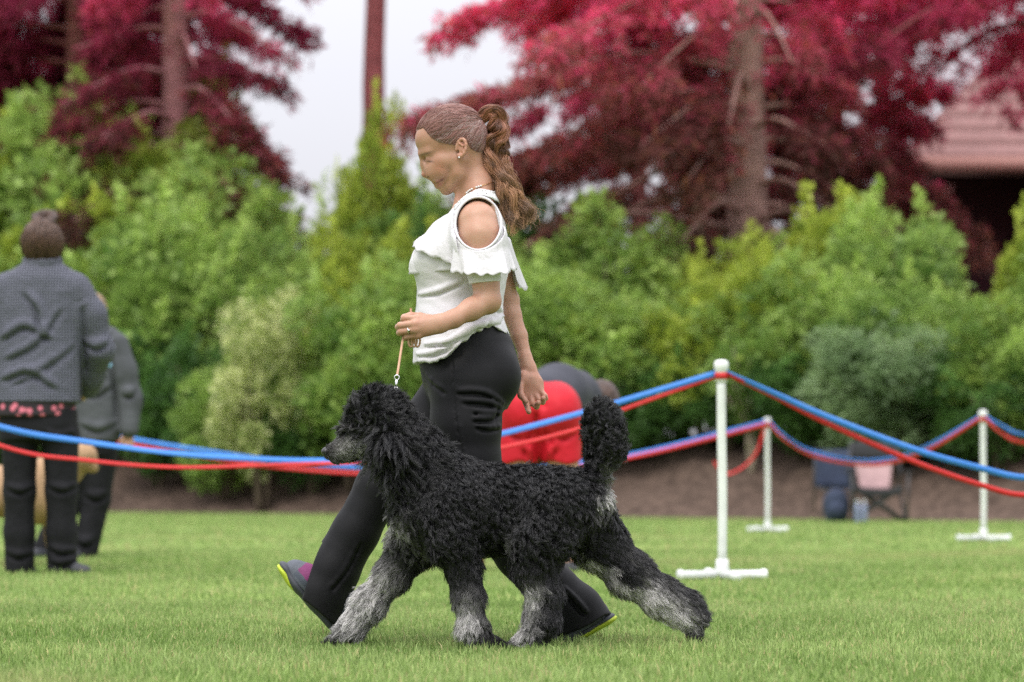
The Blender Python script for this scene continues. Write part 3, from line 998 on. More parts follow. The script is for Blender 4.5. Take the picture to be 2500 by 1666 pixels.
far = [(1763, 968, YM), (1640, 1000, 25.8), (1440, 1047, 25), (1150, 1085, 24), (860, 1076, 23), (640, 1060, 22.3), (460, 1035, 21.8), (300, 1008, 21.5), (100, 968, 21.2), (-112, 945, 21)]
ribbon(dp(far), M_BLUE, "blue ribbon running from the sapling's post behind the poodle to the hooded person", 0.038, tw)
ribbon(dp([(a, b + (14 if 200 < a < 1300 else 6), y - 0.05) for a, b, y in far]), M_RED, "red ribbon running from the sapling's post behind the poodle to the hooded person", 0.034, tw[::-1])
sag = [(1766, 968, YM), (1800, 1000, 26.2), (1860, 1036, 25.7), (1960, 1058, 24.9), (2050, 1054, 24.2), (2140, 1022, 23.3), (2258, 955, YR)]
ribbon(dp(sag), M_BLUE, "blue ribbon sagging in front of the camp chair between two white posts", 0.034, tw)
ribbon(dp([(a, b + (9 if 1780 < a < 2230 else 3), y - 0.04) for a, b, y in sag]), M_RED, "red ribbon sagging in front of the camp chair between two white posts", 0.03, tw[::-1])
rt = [(2262, 957, YR), (2300, 978, 22), (2353, 1000, 21.7), (2480, 1005, 21.3), (2680, 940, 21)]
ribbon(dp(rt), M_BLUE, "blue ribbon leaving the post near the camp chair along the ring", 0.034, tw)
ribbon(dp([(a, b + (18 if 2290 < a < 2600 else 4), y - 0.04) for a, b, y in rt]), M_RED, "red ribbon leaving the post near the camp chair along the ring", 0.034, tw)
ribbon(dp([(1760, 972, YM - 0.06), (1752, 1000, YM - 0.1), (1738, 1040, YM - 0.1), (1712, 1070, YM - 0.1), (1680, 1088, YM - 0.1), (1660, 1086, YM - 0.1), (1640, 1060, YM - 0.1)]),
       M_RED, "loose end of red ribbon drooping from the sapling's post", 0.026, tw)

# ---------------------------------------------------------------- camp chair and things beside it
CY = 33.2


def cp(dx, dz, dy=0.0):
    x = (2142 - CX) / F * CY
    return np.array([x + dx, CY + dy, dz])


M_FRAME = mat("dark_tube", (0.03, 0.03, 0.032), 0.45)
M_PINK = mat("dusty_pink_canvas", (0.40, 0.26, 0.26), 0.85, noise=0.15, nscale=9, bump=0.004, bscale=60)
M_BLACKF = mat("black_canvas", (0.03, 0.03, 0.033), 0.9)
ch = empty("camp_chair", cp(0, 0), label="folding camp chair with dusty pink sling and dark legs on the lawn edge", cat="chair")
for a, b in (((-.30, .02, -.22), (.28, .42, -.22)), ((.30, .02, -.22), (-.28, .42, -.22)), ((-.30, .02, .22), (.28, .42, .22)), ((.30, .02, .22), (-.28, .42, .22)),
             ((-.30, .02, -.22), (-.28, .42, .22)), ((.30, .02, -.22), (.28, .42, .22))):
    V, Fc = tube([cp(*a), cp(*b)], 0.017, 8); obj("leg", mesh("leg", V, Fc), M_FRAME, ch)
for s_ in (-1, 1):
    V, Fc = tube([cp(s_ * .28, .40, .22), cp(s_ * .30, .62, .26), cp(s_ * .27, .93, .36)], 0.016, 8); obj("back_upright", mesh("back_upright", V, Fc), M_FRAME, ch)
    V, Fc = tube([cp(s_ * .31, .02, -.24), cp(s_ * .33, .58, -.25)], 0.016, 8); obj("arm_support", mesh("arm_support", V, Fc), M_FRAME, ch)
    V, Fc = box(cp(s_ * .34 - .045, .585, -.27), cp(s_ * .34 + .045, .605, .25)); obj("armrest", mesh("armrest", V, Fc, False), M_BLACKF, ch)


def sheet(fn, nu, nv, th, m, name, parent):
    g = np.array([[fn(i / nu, j / nv) for j in range(nv + 1)] for i in range(nu + 1)])
    vid = np.arange((nu + 1) * (nv + 1)).reshape(nu + 1, nv + 1)
    Q = np.stack([vid[:-1, :-1], vid[1:, :-1], vid[1:, 1:], vid[:-1, 1:]], -1).reshape(-1, 4)
    o = obj(name, mesh(name, g.reshape(-1, 3), Q), m, parent)
    md = o.modifiers.new("thickness", 'SOLIDIFY'); md.thickness = th; md.offset = 0
    return o


sheet(lambda u, v: cp((u - .5) * .54, .42 - .06 * math.sin(u * 3.14) - .02 * math.sin(v * 3.14), -.24 + v * .46), 10, 8, 0.006, M_BLACKF, "seat", ch)
sheet(lambda u, v: cp((u - .5) * (.34 + .12 * v), .38 + v * .36, .22 + .14 * v + .05 * math.sin(u * 3.14)), 10, 8, 0.006, M_PINK, "backrest", ch)
sheet(lambda u, v: cp((u - .5) * .55, .745 + v * .20, .33 + .04 * v + .05 * math.sin(u * 3.14)), 10, 3, 0.008, M_BLACKF, "head_band", ch)
sheet(lambda u, v: cp((u - .5) * .52, .33 + v * .09 - .03 * math.sin(u * 3.14), -.248 - .002 * v), 10, 4, 0.006, M_BLACKF, "front_flap", ch)

M_NAVY = mat("navy_cloth", (0.025, 0.035, 0.065), 0.85, noise=0.2, nscale=6)


def blobmesh(prims, lo, hi, h):
    f = Field(lo, hi, h)
    prims(f)
    V, Q = f.net()
    return V, Q


def backpack(f):
    f.ell(cp(-.47, .20, .1), (.16, .12, .19), 0.02); f.cone(cp(-.47, .10, .1), cp(-.47, .28, .1), .14, .11, 0.03); f.ell(cp(-.47, .14, -.03), (.11, .05, .09), 0.02)
    f.cut(lambda X, Y, Z: 0.012 - Z + 0 * X)


bp = empty("backpack", cp(-.47, 0, .1), label="dark navy backpack on the grass beside the camp chair", cat="bag")
V, Q = blobmesh(backpack, cp(-.72, -.02, -.2), cp(-.22, .5, .35), 0.012)
obj("bag_body", mesh("bag_body", V, Q), M_NAVY, bp)
V, Fc = tube([cp(-.52, .36, .1), cp(-.50, .43, .1), cp(-.44, .43, .1), cp(-.42, .36, .1)], 0.012, 8); obj("handle", mesh("handle", V, Fc), M_NAVY, bp)

fc = empty("folded_chair", cp(-.42, 0, .75), label="dark navy folding chair tucked behind the pink camp chair", cat="chair")
sheet(lambda u, v: cp(-.62 + u * .46, .40 + v * .46, .95 + .1 * v + .05 * math.sin(u * 3.14)), 8, 6, 0.01, M_NAVY, "backrest", fc)
sheet(lambda u, v: cp(-.62 + u * .46, .42 - .04 * math.sin(u * 3.14), .55 + v * .4), 8, 6, 0.01, M_NAVY, "seat", fc)
for a, b in (((-.64, .06, .55), (-.16, .42, .55)), ((-.14, .06, .55), (-.62, .42, .55)), ((-.64, .1, .95), (-.62, .88, 1.06)), ((-.14, .1, .95), (-.16, .88, 1.06))):
    V, Fc = tube([cp(*a), cp(*b)], 0.012, 8); obj("leg", mesh("leg", V, Fc), M_FRAME, fc)
M_BOT = mat("pale_blue_plastic", (0.28, 0.32, 0.45), 0.3, trans=0.3)
for dx, lab in ((-.27, "pale blue water bottle standing between backpack and camp chair"), (-.19, "pale bottle touching the leg of the camp chair")):
    e = empty("bottle", cp(dx, 0, -.3), label=lab, cat="bottle")
    prof = [(.033, .004), (.036, .02), (.036, .15), (.034, .19), (.018, .225), (.015, .235)]
    V, Fc = tube([cp(dx, z, -.3) for _, z in prof], [r for r, _ in prof], 14); obj("flask", mesh("flask", V, Fc), M_BOT, e)
    V, Fc = tube([cp(dx, .232, -.3), cp(dx, .262, -.3)], .017, 12); obj("lid", mesh("lid", V, Fc), M_PVC, e)
# ---------------------------------------------------------------- the person leading the poodle
WY = 8.05     # distance of her middle plane


def W(px, py, d=0.0):
    return P(px, py, WY + d)


M_SKIN = mat("skin", attr="col", rough=0.46, sss=0.12, sssr=(0.012, 0.004, 0.002), spec=0.35, bump=0.0006, bscale=220)
M_BLOUSE = mat("white_crepe", (0.68, 0.66, 0.685), 0.8, noise=0.03, nscale=40, bump=0.0012, bscale=170, trans=0.12, spec=0.15)
M_TROUSER = mat("black_stretch_cloth", (0.0085, 0.0085, 0.0095), 0.6, noise=0.15, nscale=30, bump=0.0004, bscale=400, spec=0.16, sheen=0.03)
M_LACE = mat("white_lace", (0.68, 0.68, 0.68), 0.8, noise=0.3, nscale=140, bump=0.002, bscale=140)
M_GOLD = mat("gold", (0.75, 0.5, 0.2), 0.25, metal=1.0)
M_SILVER = mat("silver", (0.8, 0.8, 0.8), 0.2, metal=1.0)

person = empty("person", W(1120, 1570), label="person in white ruffled blouse and black trousers striding with a leash in hand", cat="person")

# ---- body: head, neck, torso, arms and hands as one skin
LO = [-0.35, 7.66, 0.62]; HI = [0.14, 8.32, 1.55]
bf = Field([W(965, 0)[0], 7.68, P(0, 1025, 8.05)[2]], [W(1345, 0)[0], 8.34, P(0, 245, 8.05)[2]], 0.0022)
TORSO = [(478, 1122, 1200, .075), (500, 1112, 1208, .11), (520, 1098, 1222, .15), (545, 1075, 1234, .168), (580, 1048, 1240, .165), (610, 1025, 1244, .160), (642, 1012, 1244, .155),
         (670, 1014, 1240, .148), (700, 1018, 1234, .140), (740, 1017, 1228, .135), (775, 1013, 1229, .148), (810, 1010, 1240, .166), (850, 1009, 1256, .184), (892, 1009, 1268, .196), (905, 1009, 1270, .198)]
bf.loft([r for r in TORSO if 490 < r[0] < 800], WY, 0.03, inset=0.012)
# neck and shoulders
bf.chain([W(1142, 400), W(1154, 450), W(1161, 505)], [.048, .0445, .055], 0.02)
for s_ in (-1, 1):
    bf.chain([W(1172, 456, s_ * .02), W(1171, 509, s_ * .09), W(1168, 530, s_ * .15)], [.030, .029, .035], 0.035)
    bf.cone(W(1122, 470, s_ * .02), W(1112, 512, s_ * .03), .010, .010, 0.012)       # neck cords
    bf.chain([W(1115, 522, s_ * .02), W(1140, 508, s_ * .10), W(1160, 508, s_ * .15)], [.010, .009, .010], 0.02)  # collar bones
# skull and face
bf.ell(W(1101, 336), (.092, .071, .086), 0.02, rot=-0.25)
bf.ell(W(1064, 342), (.0575, .054, .047), 0.02)
bf.ell(W(1130, 350), (.058, .062, .062), 0.02)
bf.chain([W(1066, 372), W(1084, 415), W(1098, 444)], [.043, .036, .024], 0.015, flat=((0, 1, 0), 1.12))
for s_ in (-1, 1):
    bf.chain([W(1122, 392, s_ * .049), W(1120, 422, s_ * .045), W(1100, 455, s_ * .022)], [.020, .016, .014], 0.02)   # jaw
    bf.ell(W(1071, 407, s_ * .036), (.024, .015, .020), 0.02)           # cheek
    bf.ell(W(1090, 392, s_ * .048), (.030, .016, .020), 0.02)
    bf.ell(W(1063, 413, s_ * .020), (.022, .018, .024), 0.025)
    bf.cone(W(1029, 377, s_ * .010), W(1048, 371, s_ * .040), .0075, .0075, 0.016)
    bf.cone(W(1040, 397, s_ * .009), W(1054, 424, s_ * .021), .0085, .0130, 0.020)   # side of the nose into the cheek   # brow
    bf.ell(W(1036, 390, s_ * .028), (.012, .011, .0055), 0.010, op='s')               # socket
    bf.ell(W(1051, 391, s_ * .029), (.0135, .0140, .0115), 0.008)                   # lid over the eyeball
    bf.ell(W(1048, 429, s_ * .0115), (.0095, .0065, .0078), 0.005)                       # nostril wing
    bf.cone(W(1062, 446.5, s_ * .002), W(1078, 439, s_ * .022), .0062, .0035, 0.005)     # upper lip
    bf.cone(W(1068, 455, s_ * .002), W(1079, 444, s_ * .021), .0066, .0035, 0.005)     # lower lip
    bf.cone(W(1062, 428, s_ * .026), W(1080, 422, s_ * .040), .008, .010, 0.022)         # smiling cheek
bf.chain([W(1033, 388), W(1035, 404), W(1039, 423)], [.0085, .0085, .0105], 0.008)     # nose
bf.ell(W(1038, 426.5), (.0105, .0100, .0085), 0.005)
bf.ell(W(1077, 442), (.018, .026, .017), 0.012)
bf.ell(W(1089, 464.5), (.0165, .019, .0145), 0.012)
bf.cone(W(1046, 434), W(1060, 441), .0052, .0055, 0.006)
for s_ in (-1, 1):
    bf.ell(W(1044.5, 432.5, s_ * .0055), (.0036, .0028, .0022), 0.002, op='s')
    bf.cone(W(1057, 450.5, s_ * .001), W(1079, 441, s_ * .0245), .0014, .0012, 0.002, op='s')  # mouth line
# ears
for s_ in (-1, 1):
    rim = [W(1126 + 11.5 * math.cos(a) + 2.5 * math.sin(a), 361 - 21.5 * math.sin(a), s_ * (.0735 + .010 * (math.cos(a) * 0.7 + 0.5))) for a in np.linspace(-2.2, 3.4, 12)]
    bf.chain(rim, [.0042] * 12, 0.003)
    bf.ell(W(1128, 363, s_ * .074), (.010, .0045, .019), 0.004)
    bf.chain([W(1122, 351, s_ * .080), W(1130, 356, s_ * .081), W(1129, 370, s_ * .079)], [.003, .003, .003], 0.003)
    bf.ell(W(1123, 381, s_ * .077), (.0065, .004, .007), 0.004)
# near (left) arm, forearm raised to hold the leash
bf.chain([W(1166, 543, -.165), W(1172, 580, -.183), W(1182, 655, -.198), W(1190, 728, -.205)], [.056, .055, .042, .036], 0.014)
bf.ell(W(1197, 740, -.205), (.028, .027, .027), 0.016)
FA = [W(1188, 736, -.207), W(1150, 756, -.235), W(1108, 779, -.262), W(1072, 791, -.282)]
bf.chain(FA, [.034, .0305, .0225, .0195], 0.012)
bf.cone(FA[2], FA[3], .024, .0235, 0.010, flat=((0, 1, 0), 0.75))
hd = -.288
bf.chain([W(1072, 791, -.282), W(1045, 797, -.292)], [.023, .024], 0.016, flat=((0, 1, 0), 0.7))
KN = [(1021, 777.5, -.290), (1014, 791, -.300), (1015, 805.5, -.299), (1022, 819, -.290)]
PI_ = [(989, 777, -.283), (977, 795, -.288), (979, 810, -.286), (993, 822.5, -.280)]
MI_ = [(985, 781, -.259), (972, 799, -.264), (975, 813.5, -.264), (990, 826, -.262)]
TI_ = [(1001, 785, -.247), (992, 801, -.248), (994, 815, -.250), (1006, 826, -.252)]
for i in range(4):
    w0 = W(1056, 784 + i * 6.5, -.290)
    bf.cone(w0, W(*KN[i]), .0125, .0098, 0.012)
    rf_ = [.0098, .0102, .0096, .0085][i]
    bf.ell(W(*KN[i]), (.0104, .0100, .0098), 0.006)
    bf.chain([W(*KN[i]), W(*PI_[i]), W(*MI_[i]), W(*TI_[i])], [rf_, rf_ * .93, rf_ * .86, rf_ * .78], 0.0035)
# thumb closes over the index finger
bf.chain([W(1052, 781, -.272), W(1025, 774, -.258), W(1003, 771, -.262), W(986, 774.5, -.268)], [.0145, .0115, .0095, .0085], 0.006)
# far (right) arm, swung back
bf.chain([W(1170, 545, .165), W(1180, 580, .183), W(1215, 660, .19), W(1245, 732, .19)], [.054, .052, .038, .026], 0.014)
bf.chain([W(1245, 732, .19), W(1250, 770, .18), W(1268, 820, .165), W(1288, 893, .14)], [.0265, .0265, .0225, .0160], 0.010)
bf.cone(W(1282, 875, .145), W(1290, 900, .138), .0175, .020, 0.014)
# right palm faces the camera
bf.chain([W(1289, 902, .135), W(1299, 938, .125)], [.021, .034], 0.016, flat=((0, 1, 0), 0.42))
bf.ell(W(1281, 926, .118), (.013, .012, .021), 0.012, rot=0.3)
KR = [(1281, 956, .122), (1294, 963, .121), (1307, 961, .121), (1318, 952, .122)]
PR = [(1283, 982, .116), (1300, 985, .112), (1318, 980, .110), (1330, 967, .112)]
MR = [(1289, 998, .098), (1310, 993, .092), (1325, 982, .092), (1332, 973, .096)]
TR = [(1291, 1006, .082), (1314, 984, .080), (1326, 973, .080), (1330, 966, .084)]
for i in range(4):
    bf.cone(W(1292 + 3 * i, 925, .127), W(*KR[i]), .013, .0108, 0.010)
    rr_ = [.0095, .0100, .0095, .0085][i]
    bf.chain([W(*KR[i]), W(*PR[i]), W(*MR[i]), W(*TR[i])], [rr_, rr_ * .93, rr_ * .87, rr_ * .78], 0.003)
bf.chain([W(1280, 918, .122), W(1269, 944, .108), W(1272, 966, .095), W(1283, 980, .086)], [.0135, .0105, .0095, .0080], 0.006)
BV, BQ = bf.net()
BV = relax(BV, BQ, 1, 0.4)
px, py = pxof(BV)
near = BV[:, 1] < WY + 0.01
base = np.array([0.47, 0.262, 0.178])
col = np.tile(base, (len(BV), 1))


def tint(w, c):
    global col
    col = col + np.clip(w, 0, 1)[:, None] * (np.array(c) - col)


face = (py < 500)
tint(face * 0.75, (0.385, 0.198, 0.128))
tint(blob(px, py, 1072, 412, 16, 12) * face * 0.5, (0.45, 0.18, 0.12))     # cheek
tint(blob(px, py, 1037, 428, 10, 9) * face * 0.55, (0.42, 0.16, 0.13))       # nose tip
tint(blob(px, py, 1070, 442.5, 11, 3.0, -0.45) * face * 0.85, (0.40, 0.135, 0.115))     # lips
tint(blob(px, py, 1073, 451.5, 8, 3.4, -0.6) * face * 0.85, (0.42, 0.15, 0.125))
tint(blob(px, py, 1068, 446, 12, 1.3, -0.42) * face * 0.85, (0.10, 0.03, 0.025))
tint(blob(px, py, 1045, 432.5, 3.2, 2.0) * face * 0.8, (0.08, 0.03, 0.025))
tint(blob(px, py, 1049, 394.5, 9.5, 2.4, 0.12) * face * 0.85, (0.03, 0.018, 0.014))     # lashes
tint(blob(px, py, 1046, 387, 13, 6.5) * face * 0.5, (0.25, 0.12, 0.08))            # lid, with the socket's shade painted in
tint(blob(px, py, 1079, 439, 5, 2.6, -0.5) * face * 0.85, (0.12, 0.04, 0.03))     # mouth corner
tint(blob(px, py, 1040, 375.5, 17, 2.8, -0.26) * face * 0.8, (0.13, 0.07, 0.05))     # eyebrow
tint(blob(px, py, 1079, 409, 1.4, 1.4) * near * face, (0.14, 0.06, 0.045))          # mole
tint(blob(px, py, 1127, 360, 12, 22) * face * 0.4, (0.52, 0.22, 0.16))           # ear
hand = (py > 760) & (px < 1060) & near
for k_ in KN:
    tint(blob(px, py, k_[0], k_[1], 8, 6) * hand * 0.35, (0.50, 0.22, 0.16))
tint((py > 895) * 0.5 * (px > 1260), (0.48, 0.23, 0.165))
spk = np.sin(BV[:, 0] * 900) * np.sin(BV[:, 2] * 840 + BV[:, 1] * 500)
blot = np.sin(BV[:, 0] * 95 + 2 * np.sin(BV[:, 2] * 60)) * np.sin(BV[:, 2] * 80 + 2 * np.sin(BV[:, 1] * 70))
col *= 0.90 * (1 + 0.03 * spk)[:, None] * (1 + blot[:, None] * np.array([0.03, 0.07, 0.08]))
body_o = obj("body", mesh("body", BV, BQ, True, col), M_SKIN, person)

# ---- blouse
uf = Field([W(980, 0)[0], 7.70, P(0, 905, 8.05)[2]], [W(1300, 0)[0], 8.36, P(0, 455, 8.05)[2]], 0.0028)
uf.loft(TORSO, WY, 0.02)
for s_ in (-1, 1):
    uf.chain([W(1168, 502, s_ * .085), W(1168, 522, s_ * .15)], [.036, .044], 0.03)
    uf.chain([W(1166, 543, s_ * .165), W(1172, 580, s_ * .183), W(1178 if s_ < 0 else 1195, 630, s_ * .19)], [.064, .063, .056], 0.03)
    # breast and its fold
    uf.ell(W(1058, 636, s_ * .062), (.050, .058, .050), 0.05)
sl0, sl1 = W(1180, 640, -.197), W(1184, 706, -.203)
uf.cone(sl0, sl1, .050, .0425, 0.012)
wy_z = lambda y: HC + (HY - y) / F * WY
# folds across the waist and under the bust
for c_, r_ in (((1022, 722, -.1), (1070, 716, -.1), (1130, 692, -.15)), .0035), (((1018, 868, -.1), (1060, 866, -.1), (1105, 848, -.16)), .0035), (((1040, 846, -.1), (1100, 838, -.1), (1150, 808, -.15)), .004), \
        (((1160, 812, -.1), (1200, 790, -.1), (1232, 775, -.06)), .005), (((1130, 830, -.1), (1175, 800, -.1), (1222, 790, -.06)), .0045), (((1180, 730, -.1), (1205, 750, -.1), (1226, 760, -.06)), .005):
    uf.crease([W(*q) for q in c_], r_ * 0.36, lift=0.010, k=0.014)
# cold-shoulder openings
for s_ in (-1, 1):
    cx_, cz_ = W(1168, 549, s_ * .17)[[0, 2]]

    def hole(X, Y, Z):
        q = np.sqrt(((X - cx_) / 0.0635) ** 2 + ((Z - cz_) / 0.0765) ** 2)
        return np.maximum((q - 1) * 0.055, (0.10 - (Y - WY) * s_))
    uf._put(hole, [cx_ - .1, 7.7, cz_ - .1], [cx_ + .1, 8.4, cz_ + .1], 0.004, 's')
hem_x = np.array([W(x, 0)[0] for x in (960, 1010, 1064, 1095, 1130, 1164, 1202, 1225, 1250, 1300)])
hem_z = np.array([wy_z(y) for y in (888, 889, 890, 878, 845, 817, 803, 811, 827, 850)])
uf.cut(lambda X, Y, Z: np.interp(X, hem_x, hem_z) + 0.0018 * np.sin(X * 190 + 3 * np.sin(X * 60)) - Z + 0 * Y, 0.003)
neck_x = np.array([W(x, 0)[0] for x in (1000, 1060, 1105, 1140, 1170, 1200, 1240)])
neck_z = np.array([wy_z(y) for y in (560, 538, 512, 486, 470, 462, 462)])
uf.cut(lambda X, Y, Z: Z - np.interp(X, neck_x, neck_z) - 0.0 * Y, 0.004)
# sleeve band ends level
uf._put(lambda X, Y, Z: np.maximum(wy_z(704) + 0.1 * (X - sl1[0]) - Z, 0 * Z - 1) + 0 * X + 0 * Y, [sl1[0] - .055, 7.7, wy_z(740)], [sl1[0] + .06, 7.875, wy_z(690)], 0.003, 'i')
# back keyhole
kx = W(1247, 560)
uf.cone(W(1247, 545, .0), W(1249, 608, .0), .018, .004, 0.004, op='s')
UV, UQ = uf.net()
# small random crinkle
upx, upy = pxof(UV)
UN = normals(UV, UQ)
amp = 0.0006 * (np.sin(UV[:, 2] * 160 + 4 * np.sin(UV[:, 0] * 30)) * np.sin(UV[:, 0] * 70 + UV[:, 1] * 90))
hemd = UV[:, 2] - np.interp(UV[:, 0], hem_x, hem_z)
amp += 0.0022 * np.exp(-np.clip(hemd, 0, 1) / 0.02) * np.sin(UV[:, 0] * 130 + UV[:, 1] * 120)
UV = UV + UN * amp[:, None]
UV = relax(UV, UQ, 1, 0.4)
blouse = obj("blouse", mesh("blouse", UV, UQ), M_BLOUSE, person)
# rolled edges of the openings
for s_ in (-1, 1):
    ring = []
    for a in np.linspace(0, 2 * math.pi, 41):
        x, z = 0.0635 * math.cos(a), 0.0765 * math.sin(a)
        c = W(1168, 549, s_ * .17)
        # drop the ring on to the blouse surface
        m_ = (np.abs(UV[:, 0] - c[0] - x) < 0.012) & (np.abs(UV[:, 2] - c[2] - z) < 0.012) & ((UV[:, 1] - WY) * s_ > 0.05)
        yv = (np.max((UV[m_, 1] - WY) * s_) if m_.any() else 0.16)
        ring.append([c[0] + x, WY + s_ * yv, c[2] + z])
    ring = np.array(ring)
    ys = ring[:, 1].copy()
    for _ in range(4):
        ys = (np.roll(ys[:-1], 1) + 2 * ys[:-1] + np.roll(ys[:-1], -1)) / 4; ys = np.append(ys, ys[0])
    ring[:, 1] = ys
    V, Fc = tube(ring, 0.0034, 8, cap=False)
    obj("edge_band", mesh("edge_band", V, Fc), M_BLOUSE, blouse)


# flounce: a sheet with a wavy hem, given top and bottom edges as 3-D splines
def flounce(top, bot, nu, nv, waves, amp, out, name="ruffle", th=0.0013, ph=0.0, bulge=0.0, snug=True):
    A, B = spline(np.array(top), nu), spline(np.array(bot), nu)
    g = np.zeros((nu, nv, 3))
    o_ = np.array(out, float)
    o_ = unit(spline(o_, nu)) if o_.ndim == 2 else np.tile(unit(o_), (nu, 1))
    u = np.linspace(0, 1, nu)
    wv = np.sin(2 * math.pi * (waves * u + 0.25 * np.sin(5 * u)) + ph)
    for j in range(nv):
        t = j / (nv - 1)
        g[:, j] = A + (B - A) * t + o_ * (amp * wv * t ** 1.3 + bulge * math.sin(t * math.pi * 0.6))[:, None]
        g[:, j, 2] += 0.0035 * t * np.sin(2 * math.pi * waves * 2.3 * u + 1 + ph)
        g[:, j] += o_ * (0.0012 * np.sin(u * 160 + 9 * t) * t)[:, None]
        if j == nv - 1: g[:, j] += o_ * 0.002
    if snug:
        lift = np.linspace(0.003, 0.012, nv)[None, :] + 0.5 * amp * (wv[:, None] + 1) * np.linspace(0, 1, nv)[None, :] ** 1.3
        for j in range(nv):
            g[:, j] = uf.push(g[:, j], o_, lift[:, j])
    vid = np.arange(nu * nv).reshape(nu, nv)
    Q = np.stack([vid[:-1, :-1], vid[1:, :-1], vid[1:, 1:], vid[:-1, 1:]], -1).reshape(-1, 4)
    o = obj(name, mesh(name, g.reshape(-1, 3), Q), M_BLOUSE, blouse)
    md = o.modifiers.new("thickness", 'SOLIDIFY'); md.thickness = th; md.offset = 0
    return o


# near sleeve flounce round the arm
th_ = np.linspace(-0.25 * math.pi, 1.30 * math.pi, 22)
ac = W(1176, 600, -.185); hole_c = W(1168, 549, -.17)
top, bot, outs = [], [], []
for i, a in enumerate(th_):
    # a = 0 at the front (towards -x), pi/2 at the camera side, pi at the back
    dx, dy = -math.cos(a), -math.sin(a)
    xt = ac[0] - .008 + dx * .0655
    q_ = min(abs(xt - hole_c[0]) / .0655, 1.0)
    zt = hole_c[2] - .0785 * math.sqrt(1 - q_ * q_) if math.sin(a) > 0 else hole_c[2] - .02
    top.append([xt, ac[1] + dy * .062, zt])
    zb = wy_z(np.interp(a, [-0.8, 0, 0.6, 1.57, 2.4, 3.14, 4.1], [670, 676, 683, 689, 684, 672, 668]))
    bot.append([ac[0] + dx * .079 + 0.006, ac[1] + dy * .074 - 0.012, zb])
    outs.append([dx, dy, 0])
flounce(top, bot, 120, 14, 5.2, 0.0085, outs, bulge=0.004)
# chest flounce, from the neckline down across the front
flounce([W(1119, 524, -.155), W(1096, 522, -.095), W(1072, 535, -.05), W(1058, 545, .0), W(1072, 535, .05), W(1096, 522, .095), W(1116, 515, .125)],
        [W(1136, 660, -.200), W(1096, 640, -.158), W(1058, 606, -.092), W(1038, 585, .0), W(1058, 606, .092), W(1096, 640, .158), W(1124, 648, .182)],
        130, 14, 6.5, 0.006, [[-.3, -1, 0], [-.8, -.8, 0], [-1, -.3, 0], [-1, 0, 0], [-1, .3, 0], [-.8, .8, 0], [-.3, 1, 0]], ph=0.8, bulge=0.006)
# far sleeve flounce, showing past her back
ac2 = W(1196, 610, .185)
top, bot, outs = [], [], []
for a in np.linspace(-0.3 * math.pi, 1.25 * math.pi, 14):
    dx, dy = -math.cos(a), math.sin(a)
    top.append([ac2[0] + dx * .060, ac2[1] + dy * .058, wy_z(np.interp(a, [-0.9, 0, 1.57, 3.14, 4.1], [585, 580, 612, 575, 560]))])
    bot.append([ac2[0] + dx * .078 + 0.022, ac2[1] + dy * .074, wy_z(np.interp(a, [-0.9, 0, 1.57, 2.7, 3.3, 4.1], [672, 676, 690, 684, 700, 684]))])
    outs.append([dx, dy, 0])
flounce(top, bot, 120, 14, 5.2, 0.008, outs, ph=1.2)
# lace yoke round the neck
yk_o = [W(1114, 518, -.10), W(1138, 498, -.110), W(1166, 486, -.114), W(1198, 486, -.100), W(1216, 492, -.06), W(1222, 500, 0), W(1216, 492, .06), W(1198, 486, .100), W(1166, 486, .114), W(1138, 498, .110), W(1114, 518, .10)]
yk_i = [W(1112, 508, -.060), W(1136, 488, -.074), W(1164, 473, -.078), W(1190, 468, -.068), W(1203, 470, -.04), W(1206, 471, 0), W(1203, 470, .04), W(1190, 468, .068), W(1164, 473, .078), W(1136, 488, .074), W(1112, 508, .060)]
A_, B_ = spline(np.array(yk_o), 90), spline(np.array(yk_i), 90)
g = np.stack([A_ + (B_ - A_) * t + np.array([0, 0, 0.005 * math.sin(t * 3.14)]) for t in np.linspace(0, 1, 7)], 1)
go = unit(g - W(1160, 505)); go[..., 2] = np.abs(go[..., 2]); go = unit(go + [0, 0, 0.3])
for j in range(7):
    g[:, j] = bf.push(uf.push(g[:, j], go[:, j], 0.003), go[:, j], 0.004)
vid = np.arange(90 * 7).reshape(90, 7)
Q = np.stack([vid[:-1, :-1], vid[1:, :-1], vid[1:, 1:], vid[:-1, 1:]], -1).reshape(-1, 4)
keep = np.ones(len(Q), bool)
rr = np.random.default_rng(3)
for i, q in enumerate(Q):
    j = q[0] % 7
    if 1 <= j <= 4 and (q[0] // 7 + j) % 3 == 0 and rr.random() < 0.5:
        keep[i] = False                              # the small holes of the lace
yk = obj("lace_yoke", mesh("lace_yoke", g.reshape(-1, 3), Q[keep]), M_LACE, blouse)
md = yk.modifiers.new("thickness", 'SOLIDIFY'); md.thickness = 0.002

